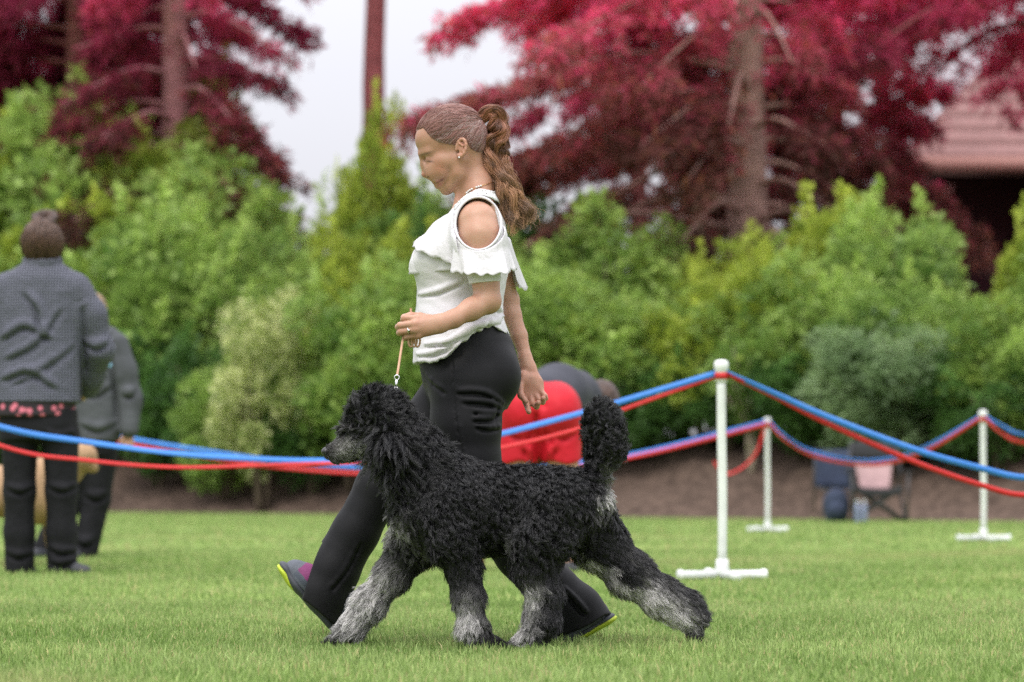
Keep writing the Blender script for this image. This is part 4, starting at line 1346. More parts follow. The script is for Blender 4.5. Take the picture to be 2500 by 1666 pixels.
# ---- trousers
tf = Field([W(715, 0)[0], 7.78, 0.0], [W(1500, 0)[0], 8.34, P(0, 795, 8.05)[2]], 0.0036)
tf.loft([(798, 1026, 1234, .130), (830, 1022, 1250, .145), (870, 1022, 1263, .160), (905, 1026, 1269, .168), (931, 1031, 1269, .170), (960, 1042, 1262, .166), (1000, 1058, 1238, .15)], WY, 0.03)
LD, RD = -.085, .085
for s_ in (-1, 1):
    tf.ell(W(1207, 920, s_ * .080), (.072, .076, .082), 0.03)
LLEG = [W(1140, 940, LD), W(1137, 1040, LD - .01), W(1143, 1130, LD - .01), W(1180, 1240, LD), W(1268, 1355, LD), W(1348, 1440, LD), W(1402, 1495, LD), W(1434, 1548, LD)]
tf.chain(LLEG, [.104, .097, .090, .069, .065, .071, .080, .090], 0.02)
RLEG = [W(1135, 940, RD), W(1040, 1060, RD), W(928, 1188, RD), W(868, 1300, RD), W(812, 1395, RD), W(783, 1450, RD), W(764, 1505, RD)]
tf.chain(RLEG, [.102, .090, .068, .066, .074, .081, .088], 0.02)
# cut the hems across the legs


def hem_cut(f, a, b, c, d0, d1, pad=.06):
    """cut away everything past the line a-b (photo px), on the side of c, within depth d0..d1"""
    A, B, C_ = W(*a), W(*b), W(*c)
    n = np.array([-(B - A)[2], 0, (B - A)[0]]); n /= np.linalg.norm(n)
    if (C_ - A) @ n < 0: n = -n
    f._put(lambda X, Y, Z: (X - A[0]) * n[0] + (Z - A[2]) * n[2] + 0.004 * np.sin(Y * 55) + 0 * Y,
           np.minimum(np.minimum(A, B), C_) - [pad, 0, pad] + [0, d0, 0], np.maximum(np.maximum(A, B), C_) + [pad, 0, pad] + [0, d1, 0], 0.003, 'i')


hem_cut(tf, (1345, 1562), (1482, 1497), (1480, 1620), -.20, .03)
hem_cut(tf, (738, 1462), (812, 1522), (700, 1600), -.03, .20)
hem_cut(tf, (779, 1336), (738, 1466), (690, 1420), -.03, .20, pad=0.0)
# creases: under the seat, at the knee, down the shins
for c_, r_ in ((((1116, 962), (1180, 964), (1232, 992)), .0042), (((1135, 986), (1190, 988), (1226, 1002)), .0036), (((1160, 1011), (1190, 1014), (1224, 1011)), .0032), (((1165, 1046), (1195, 1049), (1222, 1045)), .0032),
               (((1215, 1000), (1200, 1024), (1160, 1030)), .003),
               (((880, 1330), (850, 1390), (812, 1440)), .0018),
               (((1260, 1400), (1300, 1450), (1335, 1510)), .003), (((1370, 1440), (1400, 1470), (1425, 1500)), .0035),
               (((1030, 900), (1050, 930), (1085, 960)), .0012)):
    tf.crease([W(*q) for q in c_], r_ * 0.32, lift=0.010, k=0.014)
sm = spline(np.array([W(1108, 885), W(1110, 940), W(1116, 1020), W(1130, 1100), W(1150, 1180)]), 24)
sm = np.array([tf.surf(q) for q in sm])
tf.chain(sm + [-.003, 0, 0], [.0016] * 24, 0.004, op='s')
tf.chain(sm + [0.004, 0, 0], [.0026] * 24, 0.004)
TV, TQ = tf.net()
del tf
TV = relax(TV, TQ, 1, 0.4)
trousers = obj("trousers", mesh("trousers", TV, TQ), M_TROUSER, person)
V, Fc = tube(sm + np.array([0.004, -0.0022, 0]), 0.0009, 6)
obj("side_seam", mesh("side_seam", V, Fc), M_TROUSER, trousers)

# ---- shoes: upper, sole, tread
M_SHOE = mat("grey_shoe_mesh", attr="col", rough=0.65, noise=0.15, nscale=90, bump=0.001, bscale=300)
M_SOLE = mat("charcoal_sole", (0.05, 0.055, 0.065), 0.6)
M_TREAD = mat("lime_tread", (0.45, 0.55, 0.04), 0.6)


def shoe(heel, toe, up, d, collar, hs=1.0, trim=(0.03, 0.30, 0.33), lime=(.78, .92)):
    """heel, toe: photo px of the sole ends; up: direction of the foot's top in px"""
    H_, T_ = W(*heel, d), W(*toe, d)
    ax = unit(T_ - H_); L_ = np.linalg.norm(T_ - H_)
    n = np.array([up[0], 0, -up[1]], float); n -= ax * (n @ ax); n /= np.linalg.norm(n)
    e = lambda t, h, s=0.0: H_ + ax * (t * L_) + n * (h * hs) + np.array([0, s, 0])
    lo = np.minimum(H_, T_) - .16; hi = np.maximum(H_, T_) + .16
    f = Field(lo, hi, 0.003)
    f.chain([e(.10, .045), e(.35, .045), e(.70, .040), e(.88, .034)], [.036 * hs ** .5, .037, .041, .032], 0.03)
    f.chain([e(.13, .06), e(.15, collar)], [.036, .034], 0.02)
    f.cone(e(.25, .075), e(.62, .050), .036, .032, 0.03)
    A = e(0, .018)
    f.cut(lambda X, Y, Z: -((X - A[0]) * n[0] + (Z - A[2]) * n[2]) + 0 * Y, 0.003)
    V, Q = f.net()
    hx = (V - H_) @ n; tx = ((V - H_) @ ax) / L_
    c = np.tile([0.055, 0.065, 0.085], (len(V), 1))
    c[(tx > .45) & (tx < .86) & (hx > .045)] = [0.16, 0.02, 0.10]
    c[(tx > .86) | (hx < .028)] = [0.085, 0.095, 0.115]
    c[(tx < .30) & (hx < .055)] = trim
    upper = obj("shoe", mesh("shoe", V, Q, True, c), M_SHOE, person)
    f = Field(lo, hi, 0.003)
    f.chain([e(.06, .012), e(.4, .010), e(.72, .012), e(.93, .020)], [.036, .034, .041, .036], 0.02, flat=(n, 0.40))
    V, Q = f.net()
    sole = obj("sole", mesh("sole", V, Q), M_SOLE, upper)
    f = Field(lo, hi, 0.003)
    ts = lime
    f.chain([e(ts[0], np.interp(ts[0], [0, .7, 1], [-.001, -.001, .012])), e(ts[1], np.interp(ts[1], [0, .7, 1], [-.001, -.001, .012]))], [.036, .037], 0.02, flat=(n, 0.30))
    V, Q = f.net()
    obj("outsole", mesh("outsole", V, Q), M_TREAD, upper)
    return upper


shoe((806, 1537), (683, 1396), (0.8, -0.6), RD, .09)
shoe((1484, 1517), (1356, 1586), (-0.4, -1.0), LD, .05, 0.62, (0.05, 0.055, 0.065), (.04, .5))

# ---- jewellery
_n = [(1118, 508, .030), (1130, 491, .043), (1146, 470, .048), (1168, 458, .050), (1190, 449, .036)]
nk = spline(np.array([W(x, y, -d) for x, y, d in _n] + [W(1198, 446, 0)] + [W(x, y, d) for x, y, d in _n[::-1]]), 60)
nk = bf.push(nk, unit((nk - W(1158, 478)) * [1, 1, 0.2]), 0.0016, 8)
V, Fc = tube(nk, 0.0009, 6, cap=False)
nko = obj("necklace", mesh("necklace", V, Fc), M_GOLD, person)
for i in range(7):
    q = nk[int(11 + i * 1.25)] + [0, -0.002, 0]
    V, Fc = tube([q - [.0028, 0, 0], q - [.0018, 0, 0], q + [.0018, 0, 0], q + [.0028, 0, 0]], [.001, .0026, .0026, .001], 8)
    obj("bead", mesh("bead", V, Fc), M_PVC, nko)
rc = (W(*KN[2]) * 0.55 + W(*PI_[2]) * 0.45); rd = unit(W(*PI_[2]) - W(*KN[2])); ru = unit(np.cross(rd, [0, 1, 0])); rv = np.cross(rd, ru)
V, Fc = tube([rc + (.0105 * math.cos(a) * ru + .0105 * math.sin(a) * rv) for a in np.linspace(0, 6.283, 25)], 0.0014, 6, cap=False)
ro = obj("ring", mesh("ring", V, Fc), M_SILVER, person)
V, Fc = tube([rc + [0, -.009, 0], rc + [0, -.0125, 0], rc + [0, -.0145, 0]], [.002, .0042, .001], 8)
obj("gem", mesh("gem", V, Fc, False), M_SILVER, ro)
V, Fc = tube([W(1121, 385, -.079), W(1121, 385, -.083)], 0.0024, 8)
obj("earring", mesh("earring", V, Fc), M_SILVER, person)

# ---- hair: cap, combed strands, ponytail
M_HAIR = hair_mat("brown_hair", 0.38, 0.45)
HL_X = np.array([980, 1016, 1034, 1053, 1074, 1098, 1111, 1113.5, 1138, 1142, 1150, 1168, 1185, 1200])
HL_Y = np.array([318, 321, 320, 345, 358, 363, 365, 343, 342, 358, 374, 386, 384, 360])
cf = Field(W(1000, 400, -.11), W(1200, 250, .11), 0.0025)
cf.ell(W(1101, 336), (.0950, .0745, .0890), 0.02, rot=-0.25)
cf.ell(W(1064, 342), (.0585, .056, .0485), 0.02)
cf.ell(W(1130, 350), (.0605, .0645, .064), 0.02)
hlx = (HL_X - CX) / F * WY; hlz = HC + (HY - HL_Y) / F * WY
cf.cut(lambda X, Y, Z: np.interp(X, hlx, hlz) - 0.006 * np.clip(1 - np.abs(Y - WY) / .05, 0, 1) * (X < W(1060, 0)[0]) - Z + 0 * Y, 0.014)
CV, CQ = cf.net()
del cf
anchor = W(1176, 297)
cpx, cpy = pxof(CV)


def hair_col(px, py, n, r):
    g = np.clip(blob(px, py, 1120, 322, 45, 26) + 0.7 * blob(px, py, 1150, 360, 20, 24) + 0.4 * blob(px, py, 1070, 350, 22, 14), 0, 1)
    base = np.array([0.27, 0.130, 0.110]); grey = np.array([0.36, 0.27, 0.25]); dark = np.array([0.15, 0.068, 0.058])
    t = r.random(n)
    c = np.where((t < 0.28)[:, None], dark, base)
    c = np.where((r.random(n) < 0.05 + 0.32 * g)[:, None], grey, c)
    return c * r.uniform(0.75, 1.25, (n, 1))


r_ = np.random.default_rng(9)
cap_o = obj("hair", mesh("hair", CV, CQ, True, np.tile([0.19, 0.092, 0.080], (len(CV), 1))), mat("scalp_hair", attr="col", rough=0.6, noise=0.4, nscale=60), person)
CN = normals(CV, CQ)
idx = r_.choice(np.where(CV[:, 1] < WY + 0.09)[0], 15000)
ns, m_ = len(idx), 9
pts = np.zeros((ns, m_, 3))
p = CV[idx] + CN[idx] * 0.0005
lock = np.floor(cpy[idx] / 7 + cpx[idx] / 40)
ctr = W(1105, 342)
step = np.minimum(0.075, 0.9 * np.linalg.norm(anchor - p, axis=1)) / (m_ - 1)
for j in range(m_):
    pts[:, j] = p
    d = unit(anchor + r_.normal(0, 0.0, 3) - p)
    nrm = unit((p - ctr) / np.array([.0985, .0765, .0905]) ** 2)
    d = unit(d - nrm * np.sum(d * nrm, 1, keepdims=True))
    wav = 0.38 * np.sin(j * 1.15 + lock * 2.4)[:, None] * np.cross(nrm, d)
    p = p + (d + wav) * step[:, None]
    # stay on the skull
    q = (p - ctr); c_, s_ = math.cos(-0.25), math.sin(-0.25)
    pts[:, j] += nrm * (0.0006 + 0.0010 * (0.5 + 0.5 * np.sin(lock * 1.7 + cpy[idx] * 0.9)))[:, None]
hc = hair_col(cpx[idx], cpy[idx], ns, r_)
hair_curves("combed_hair", pts, np.linspace(.0004, .0003, m_), np.repeat(hc[:, None], m_, 1), M_HAIR, cap_o)

# ponytail: locks that roll over at the tie and fall down the back
cl = [(1170, 296, 0), (1190, 277, -.004), (1212, 285, -.006), (1218, 318, -.004), (1208, 352, 0), (1209, 392, 0), (1224, 436, -.01), (1245, 482, -.015), (1266, 528, -.015), (1284, 562, -.015)]
hwid = np.array([9, 16, 20, 20, 18, 20, 23, 24, 25, 24]) * 1.16e-3
cl3 = np.array([W(*c) for c in cl])
C = spline(cl3, 60); HWD = np.interp(np.linspace(0, 9, 60), np.arange(10), hwid)
T = unit(np.gradient(C, axis=0)); Bv = np.array([0, 1.0, 0]); Sv = unit(np.cross(T, Bv))
nlock = 38
allp, allc = [], []
s_arr = np.linspace(0, 1, 60)
for k in range(nlock):
    a0 = r_.uniform(0, 2 * math.pi); rr0 = math.sqrt(r_.uniform(0.05, 1)) * 0.92
    ph = r_.uniform(0, 6.28); am = r_.uniform(0.008, 0.020); fr = r_.uniform(3.2, 5.6)
    end = r_.uniform(0.72, 1.0)
    tw = r_.uniform(-1.2, 1.2)
    tone = r_.random()
    cbase = np.array([0.27, 0.110, 0.062]) * (0.3 + 1.15 * tone)
    tipc = np.array([0.44, 0.26, 0.145]) * (0.4 + 0.95 * tone)
    n = 260
    for part in (0,):
        off = r_.normal(0, 1, (n, 2)) * 0.0027
        e_ = end * r_.uniform(0.82, 1.0, n)
        s2 = np.linspace(0, 1, 44)[None] * e_[:, None]
        gi = s2 * 59
        i0 = np.clip(gi.astype(int), 0, 58); fx = (gi - i0)[..., None]
        c3 = C[i0] * (1 - fx) + C[i0 + 1] * fx
        sv = Sv[i0]; wd = HWD[i0] * (1 - fx[..., 0]) + HWD[i0 + 1] * fx[..., 0]
        ang = a0 + tw * s2 + 0.8 * np.sin(fr * s2 * 3 + ph)
        grow = np.clip(s2 * 5, 0, 1)
        fj = fr * r_.normal(1, 0.016, (n, 1))
        rad = rr0 * wd + am * grow * np.sin(2 * math.pi * fj * s2 + ph) * np.clip(s2 * 2.2, 0, 1)
        x_ = (rad * np.cos(ang) + off[:, :1] * (1 + 1.2 * s2))
        y_ = (rad * np.sin(ang) + off[:, 1:] * (1 + 1.2 * s2)) * 0.9
        pp = c3 + sv * x_[..., None] + Bv * y_[..., None]
        pp += r_.normal(0, 0.0032, (n, 1, 3)) * s2[..., None] ** 2
        fly = (r_.random(n) < 0.035)[:, None, None]
        pp += fly * r_.normal(0, 0.014, (n, 1, 3)) * s2[..., None]
        cc = cbase + (tipc - cbase) * np.clip((s2 - 0.35) * 1.5, 0, 1)[..., None]
        cc = cc * r_.uniform(0.65, 1.3, (n, 1, 1))
        allp.append(pp); allc.append(cc)
pony = hair_curves("ponytail", np.concatenate(allp), np.linspace(.00055, .00032, 44), np.concatenate(allc), M_HAIR, person)
tie = [W(1174, 296) + 0.016 * np.array([0.5 * math.cos(a), math.sin(a), -0.85 * math.cos(a)]) for a in np.linspace(0, 6.283, 17)]
V, Fc = tube(tie, 0.0045, 8, cap=False)
obj("hair_tie", mesh("hair_tie", V, Fc), M_TROUSER, person)
# loose wisps
n = 160
st = np.array([W(x, y, d) for x, y, d in zip(r_.uniform(1040, 1170, n), r_.uniform(258, 300, n), r_.uniform(-.05, .05, n))])
st = CV[[int(np.argmin(((CV - q) ** 2).sum(1))) for q in st]]
dr = unit(np.stack([r_.uniform(0.2, 1, n), r_.normal(0, .4, n), r_.uniform(0.0, 0.7, n)], 1))
t = np.linspace(0, 1, 6)[None, :, None]
pts = st[:, None] + dr[:, None] * t * r_.uniform(.006, .022, (n, 1, 1)) + np.array([0.006, 0, -.006]) * t ** 2
hair_curves("stray_hair", pts, np.linspace(.0004, .0002, 6), np.tile([0.2, 0.11, 0.08], (n, 6, 1)), M_HAIR, cap_o)

# ---------------------------------------------------------------- leash
M_LEASH = mat("tan_leather", (0.52, 0.31, 0.20), 0.55, noise=0.15, nscale=60)
leash = empty("leash", W(969, 930, -.36), label="thin tan leather leash with silver clip held above the black poodle", cat="leash")
p = spline(np.array([W(1003, 752, -.262), W(1002, 770, -.262), W(990, 800, -.258), W(985, 822, -.272), W(980, 850, -.29), W(974, 890, -.31), (W(969.5, 918, -.33))]), 40)
Tn = unit(np.gradient(p, axis=0)); sd_ = unit(np.cross(Tn, [0, 1, 0]))
V = np.stack([p + sd_ * .0031 + [0, .0012, 0], p + sd_ * .0031 - [0, .0012, 0], p - sd_ * .0031 - [0, .0012, 0], p - sd_ * .0031 + [0, .0012, 0]], 1).reshape(-1, 3)
Fc = [(i * 4 + j, i * 4 + (j + 1) % 4, i * 4 + 4 + (j + 1) % 4, i * 4 + 4 + j) for i in range(39) for j in range(4)] + [(0, 1, 2, 3), (159, 158, 157, 156)]
obj("strap", mesh("strap", V, Fc), M_LEASH, leash)
for i, (cx_, w_) in enumerate(((1003, 6), (1011, 7), (1019, 6.5))):
    lp = [W(cx_ + w_ * math.sin(a), 832 + 16 * -math.cos(a) * 0.95, -.268 + .006 * i + .006 * math.sin(a)) for a in np.linspace(0, 6.283, 25)]
    V, Fc = tube(lp, 0.0028, 8, cap=False)
    obj("folded_loop", mesh("folded_loop", V, Fc), M_LEASH, leash)
c0 = W(969, 922, -.335)
V, Fc = tube([c0 + .0065 * np.array([math.cos(a), 0, math.sin(a)]) for a in np.linspace(0, 6.283, 17)], .0016, 6, cap=False)
obj("swivel_ring", mesh("swivel_ring", V, Fc), M_SILVER, leash)
V, Fc = tube([W(968.5, 927, -.335), W(968, 933, -.337), W(967.5, 938, -.338), W(967, 944, -.34)], [.003, .0042, .0028, .003], 8)
obj("clip_body", mesh("clip_body", V, Fc), M_SILVER, leash)
V, Fc = tube([W(967, 943, -.34), W(962, 948, -.341), W(963, 957, -.343), W(968, 958, -.343), W(971, 950, -.341), W(968.5, 944, -.34)], .0018, 6)
obj("clip_hook", mesh("clip_hook", V, Fc), M_SILVER, leash)
# ---------------------------------------------------------------- the black poodle
DY = 7.67


def Dg(px, py, d=0.0):
    return P(px, py, DY + d)


poodle = empty("dog", Dg(1200, 1580), label="black curly poodle with grey legs trotting on the leash", cat="dog")
df = Field([Dg(765, 0)[0], 7.44, -0.01], [Dg(1755, 0)[0], 7.90, P(0, 930, DY)[2]], 0.0055)
N_, F_ = -.075, .085
# trunk
df.chain([Dg(1030, 1235), Dg(1095, 1235), Dg(1200, 1248), Dg(1300, 1244), Dg(1395, 1236)], [.084, .108, .098, .090, .082], 0.05)
df.chain([Dg(1085, 1180), Dg(1150, 1200), Dg(1395, 1208)], [.055, .045, .045], 0.05)
df.ell(Dg(1120, 1270), (.10, .085, .075), 0.05)
# neck and head
df.chain([Dg(1060, 1180), Dg(1018, 1132), Dg(980, 1083), Dg(948, 1040)], [.076, .066, .054, .046], 0.05)
df.ell(Dg(918, 1022), (.052, .050, .052), 0.03)
df.ell(Dg(928, 1010), (.054, .050, .044), 0.03)
df.chain([Dg(888, 1066), Dg(850, 1088), Dg(812, 1105)], [.038, .031, .0225], 0.02)
df.chain([Dg(890, 1090), Dg(850, 1112), Dg(820, 1121)], [.024, .016, .011], 0.012)
df.cone(Dg(862, 1107, -.03), Dg(818, 1115, -.02), .002, .002, 0.004, op='s')
for s_ in (-1, 1):
    df.chain([Dg(935, 1020, s_ * .055), Dg(945, 1060, s_ * .072), Dg(952, 1105, s_ * .070)], [.020, .026, .022], 0.015, flat=((0, 1, 0), 0.6))
# legs
df.chain([Dg(1080, 1250, N_ * .8), Dg(1100, 1310, N_), Dg(1128, 1375, N_), Dg(1142, 1450, N_), Dg(1153, 1530, N_), Dg(1168, 1562, N_)], [.070, .062, .043, .035, .034, .030], 0.02)
df.chain([Dg(1168, 1566, N_), Dg(1200, 1572, N_), Dg(1224, 1575, N_)], [.026, .021, .015], 0.015)
df.chain([Dg(1045, 1265, F_ * .8), Dg(1012, 1325, F_), Dg(965, 1395, F_), Dg(905, 1470, F_), Dg(858, 1535, F_)], [.066, .058, .041, .036, .035], 0.03)
df.chain([Dg(850, 1548, F_), Dg(820, 1566, F_), Dg(797, 1572, F_)], [.026, .018, .013], 0.015)
df.chain([Dg(1345, 1245, N_ * .6), Dg(1318, 1315, N_), Dg(1304, 1375, N_), Dg(1326, 1440, N_), Dg(1324, 1500, N_), Dg(1306, 1548, N_)], [.092, .074, .055, .040, .038, .037], 0.03)
df.chain([Dg(1300, 1556, N_), Dg(1272, 1572, N_), Dg(1256, 1577, N_)], [.030, .024, .016], 0.015)
df.chain([Dg(1412, 1240, F_ * .6), Dg(1462, 1325, F_), Dg(1530, 1395, F_), Dg(1610, 1455, F_), Dg(1662, 1484, F_), Dg(1690, 1502, F_)], [.082, .062, .054, .045, .043, .034], 0.03)
df.chain([Dg(1686, 1520, F_), Dg(1695, 1552, F_), Dg(1722, 1588, F_)], [.026, .020, .015], 0.01)
# tail
df.chain([Dg(1440, 1175), Dg(1462, 1140), Dg(1478, 1095), Dg(1474, 1046), Dg(1466, 1018)], [.024, .019, .030, .032, .025], 0.02)
for lst in (((797, 1572, F_), (788, 1573, F_)), ((1224, 1575, N_), (1233, 1577, N_)), ((1256, 1577, N_), (1247, 1578, N_)), ((1722, 1588, F_), (1728, 1594, F_))):
    for s_ in (-.014, 0.0, .014):
        a, b = lst
        df.cone(Dg(a[0], a[1], a[2] + s_), Dg(b[0], b[1], b[2] + s_), .009, .0065, 0.004)
df.cut(lambda X, Y, Z: 0.006 - Z + 0 * X + 0 * Y, 0.004)
DV, DQ = df.net()
del df
DN = normals(DV, DQ)
qx, qy = pxof(DV)
_far = DV[:, 1] > DY + 0.03


def grey_of(x, y, far):
    g = 1.1 * blob(x, y, 845, 1092, 44, 30, -0.45) + 0.55 * blob(x, y, 885, 1100, 26, 22)
    g = g + 0.85 * blob(x, y, 955, 1285, 26, 34, 0.6) + 0.4 * blob(x, y, 1010, 1330, 32, 18, 0.6)
    g = g + far * (1.0 * blob(x, y, 862, 1485, 70, 80, 0.9) + 0.75 * blob(x, y, 930, 1405, 55, 50))
    g = g + (~far) * (0.85 * blob(x, y, 1135, 1510, 45, 70) * (x < 1240) - 0.3 * blob(x, y, 1190, 1480, 22, 60))
    g = g + (~far) * (0.95 * blob(x, y, 1268, 1540, 34, 60) + 0.8 * blob(x, y, 1290, 1445, 32, 40) + 0.35 * blob(x, y, 1235, 1310, 20, 30))
    g = g + far * (1.05 * blob(x, y, 1560, 1440, 140, 38, 0.62) + 0.6 * blob(x, y, 1440, 1340, 26, 40) + 0.6 * blob(x, y, 1640, 1500, 50, 36, 0.6))
    g = g + 1.0 * blob(x, y, 1468, 1195, 18, 44, 0.25) + 0.5 * blob(x, y, 1505, 1155, 22, 16)
    g = g * (1 - 0.9 * blob(x, y, 795, 1572, 24, 12)) * (1 - 0.9 * blob(x, y, 1225, 1572, 28, 18)) * (1 - 0.9 * blob(x, y, 1712, 1580, 26, 24))
    return np.clip(g, 0, 1)


G = grey_of(qx, qy, _far)
skin_c = np.array([0.004, 0.004, 0.0045]) + G[:, None] * np.array([0.09, 0.085, 0.08])
M_UNDER = mat("undercoat", attr="col", rough=0.85, noise=0.4, nscale=80, bump=0.006, bscale=70, spec=0.15)
obj("body", mesh("body", DV, DQ, True, skin_c), M_UNDER, poodle)

M_FUR = hair_mat("poodle_fur", 0.30, 0.5)


def fur(name, sel, ncl, nper, L, A, turns, stand, groom, rad, seed, clump=0.75, spread=0.006, m=9, gain=1.0, wave=95.0, swirl=0.55):
    """sel: vertex mask; L, A, turns: per vertex arrays or numbers (length, curl radius, curl turns)"""
    r = np.random.default_rng(seed)
    ids = r.choice(np.where(sel)[0], ncl)
    get = lambda q: (q[ids] if isinstance(q, np.ndarray) else np.full(ncl, q))
    Ls = get(L) * r.uniform(0.6, 1.35, ncl); As = get(A) * r.uniform(0.5, 1.4, ncl); Ts = get(turns) * r.uniform(0.7, 1.3, ncl)
    Sd = get(stand)
    n0, p0 = DN[ids], DV[ids]
    X_, Y_, Z_ = p0[:, 0] * wave, p0[:, 1] * wave, p0[:, 2] * wave
    fld = np.stack([np.sin(1.3 * X_ + 2.1 * np.sin(0.9 * Z_ + Y_)), np.sin(1.1 * Z_ + 1.7 * X_), np.sin(1.5 * Z_ + 1.9 * np.sin(1.2 * X_ - Y_))], 1)
    g = groom(ids) + r.normal(0, 0.20, (ncl, 3)) + swirl * fld
    g = g - n0 * np.sum(g * n0, 1, keepdims=True)
    d = unit(n0 * Sd[:, None] + unit(g) * (1 - Sd)[:, None] * 1.1)
    bend = unit(unit(g) + n0 * 0.15)
    u = unit(np.cross(d, np.array([0.1, 1.0, 0.15]) + r.normal(0, 0.25, (ncl, 3)))); w = np.cross(d, u)
    ph = 3.0 * np.sin(1.7 * X_ + 1.1 * Y_) + 3.0 * np.sin(1.9 * Z_ - 0.8 * X_) + r.normal(0, 0.5, ncl)
    gm = np.clip(G[ids] + r.normal(0, 1, ncl) * (0.02 + 0.22 * G[ids]), 0, 1)
    # repeat for strands
    R = lambda q: np.repeat(q, nper, 0)
    ns = ncl * nper
    o1 = r.normal(0, 1, (ns, 3)) * spread
    nn = R(n0)
    o1 = o1 - nn * np.sum(o1 * nn, 1, keepdims=True)
    t = np.linspace(0, 1, m)[None, :]
    Lr = (R(Ls) * r.uniform(0.8, 1.12, ns))[:, None]
    an = 2 * math.pi * R(Ts)[:, None] * t + (R(ph) + r.normal(0, 0.25, ns))[:, None]
    env = np.clip(t * 1.6, 0, 1)
    Ar = R(As)[:, None] * env
    pts = (R(p0) - nn * 0.004)[:, None] + o1[:, None] * (1 - clump * t[..., None] ** 0.7)
    pts = pts + R(d)[:, None] * (Lr * t * (1 - 0.30 * t))[..., None] + R(bend)[:, None] * (Lr * 0.42 * t ** 2)[..., None]
    pts = pts + R(u)[:, None] * (Ar * np.cos(an))[..., None] + R(w)[:, None] * (Ar * np.sin(an))[..., None]
    pts[..., 2] = np.maximum(pts[..., 2], 0.004)
    gs = np.clip(R(gm) + r.normal(0, 1, ns) * (0.02 + 0.08 * R(gm)), 0, 1)[:, None]
    blk = np.array([0.0042, 0.0042, 0.0048]); gry = np.array([0.66, 0.64, 0.62]) * gain
    c = blk * r.uniform(0.6, 1.4, (ns, 1)) * R(r.uniform(0.4, 2.6, ncl))[:, None] + gs ** 1.5 * gry * r.uniform(0.6, 1.2, (ns, 1))
    cc = c[:, None] * (0.75 + 0.45 * t[..., None])
    return hair_curves(name, pts, np.linspace(rad, rad * 0.45, m), cc, M_FUR, poodle)


head = (qx < 905) & (qy > 1052) & (qy < 1140)                       # muzzle
topk = (~head) & (qx < 1000) & (qy < 1060)
earn = (DV[:, 1] < DY - 0.045) & (qx > 905) & (qx < 985) & (qy > 1010) & (qy < 1135)
neck = (~head) & (~topk) & (qx < 1060) & (qy < 1175)
tail = (qx > 1428) & (qy < 1150)
paw = ((qy > 1555) & ((qx < 832) | ((qx > 1190) & (qx < 1238)) | (qx < 1275) & (qx > 1238) & (qy > 1566))) | ((qy > 1540) & (qx > 1668))
leg = (~tail) & (~paw) & (((qy > 1355)) | ((qx > 1425) & (qy > 1290)) | ((qx < 985) & (qy > 1330)))
trunk = ~(head | topk | neck | tail | leg | paw)


def g_trunk(i):
    return np.tile([0.75, 0, -0.75], (len(i), 1))


def g_leg(i):
    g = np.tile([0.15, 0, -1.0], (len(i), 1))
    back = qx[i] > 1430
    g[back] = [0.75, 0, -0.65]
    fr = (qx[i] < 1030)
    g[fr] = [-0.45, 0, -0.9]
    return g


def g_neck(i):
    g = np.tile([0.55, 0, -0.75], (len(i), 1))
    g[qx[i] > 1010] = [0.8, 0, -0.45]
    return g


def g_top(i):
    g = np.stack([np.clip((qx[i] - 880) / 70, -0.8, 1), np.zeros(len(i)), 0.35 - np.clip((qx[i] - 900) / 120, 0, 1.1)], 1)
    return g


fur("curly_coat", trunk, 9000, 16, 0.036, 0.0062, 1.25, 0.32, g_trunk, 0.00042, 1, clump=0.80, spread=0.0068, m=10)
fur("leg_hair", leg, 9000, 13, np.where((qy > 1540) | ((qx > 1690) & (qy > 1525)), 0.016, 0.030), 0.0030, 0.9, 0.32, g_leg, 0.00038, 2, clump=0.55, spread=0.0065, swirl=0.28)
fur("neck_hair", neck, 3200, 18, 0.054, 0.0060, 1.7, 0.20, g_neck, 0.00045, 3, clump=0.72, spread=0.007, m=12)
fur("topknot", topk, 3000, 18, 0.040, 0.0050, 1.3, 0.50, g_top, 0.00045, 4, clump=0.7, spread=0.007, m=11)
fur("ear_hair", earn, 700, 22, 0.088, 0.0058, 2.4, 0.12, lambda i: np.tile([0.30, 0, -1.0], (len(i), 1)), 0.00048, 5, clump=0.75, spread=0.006, m=14)
fur("muzzle_hair", head, 2600, 6, np.where(qx > 860, 0.016, 0.010), 0.0008, 0.5, 0.38, lambda i: np.tile([0.9, 0, -0.35], (len(i), 1)), 0.00045, 6, clump=0.3, spread=0.004, m=6, gain=0.62)
fur("tail_hair", tail, 1900, 20, np.where(qy > 1130, 0.020, 0.033), 0.0068, 1.6, 0.80, lambda i: np.tile([0.3, 0, 0.4], (len(i), 1)), 0.00045, 7, clump=0.78, spread=0.0065, m=12)
fur("paw_hair", paw, 900, 5, 0.010, 0.001, 0.5, 0.3, g_leg, 0.0005, 8, clump=0.3, spread=0.004, m=5)

# nose, eyes, nails
M_NOSE = mat("wet_black_nose", (0.012, 0.012, 0.013), 0.28, bump=0.0006, bscale=400, spec=0.5)
nf = Field(Dg(780, 1125, -.04), Dg(812, 1088, .04), 0.0018)
nf.ell(Dg(797, 1104), (.0140, .0165, .0140), 0.006); nf.ell(Dg(802, 1112), (.008, .009, .008), 0.006)
for s_ in (-1, 1):
    nf.ell(Dg(792, 1106, s_ * .009), (.004, .0035, .003), 0.003, op='s')
V, Q = nf.net()
obj("nose", mesh("nose", V, Q), M_NOSE, poodle)
for s_ in (-1, 1):
    c = Dg(884, 1046, s_ * .040)
    V, Fc = tube([c + [0, s_ * q, 0] for q in (-.008, -.004, 0, .004, .0065)], [.005, .0075, .0082, .006, .002], 12)
    obj("eye", mesh("eye", V, Fc), mat("dark_eye", (0.02, 0.012, 0.008), 0.08, spec=0.6), poodle)
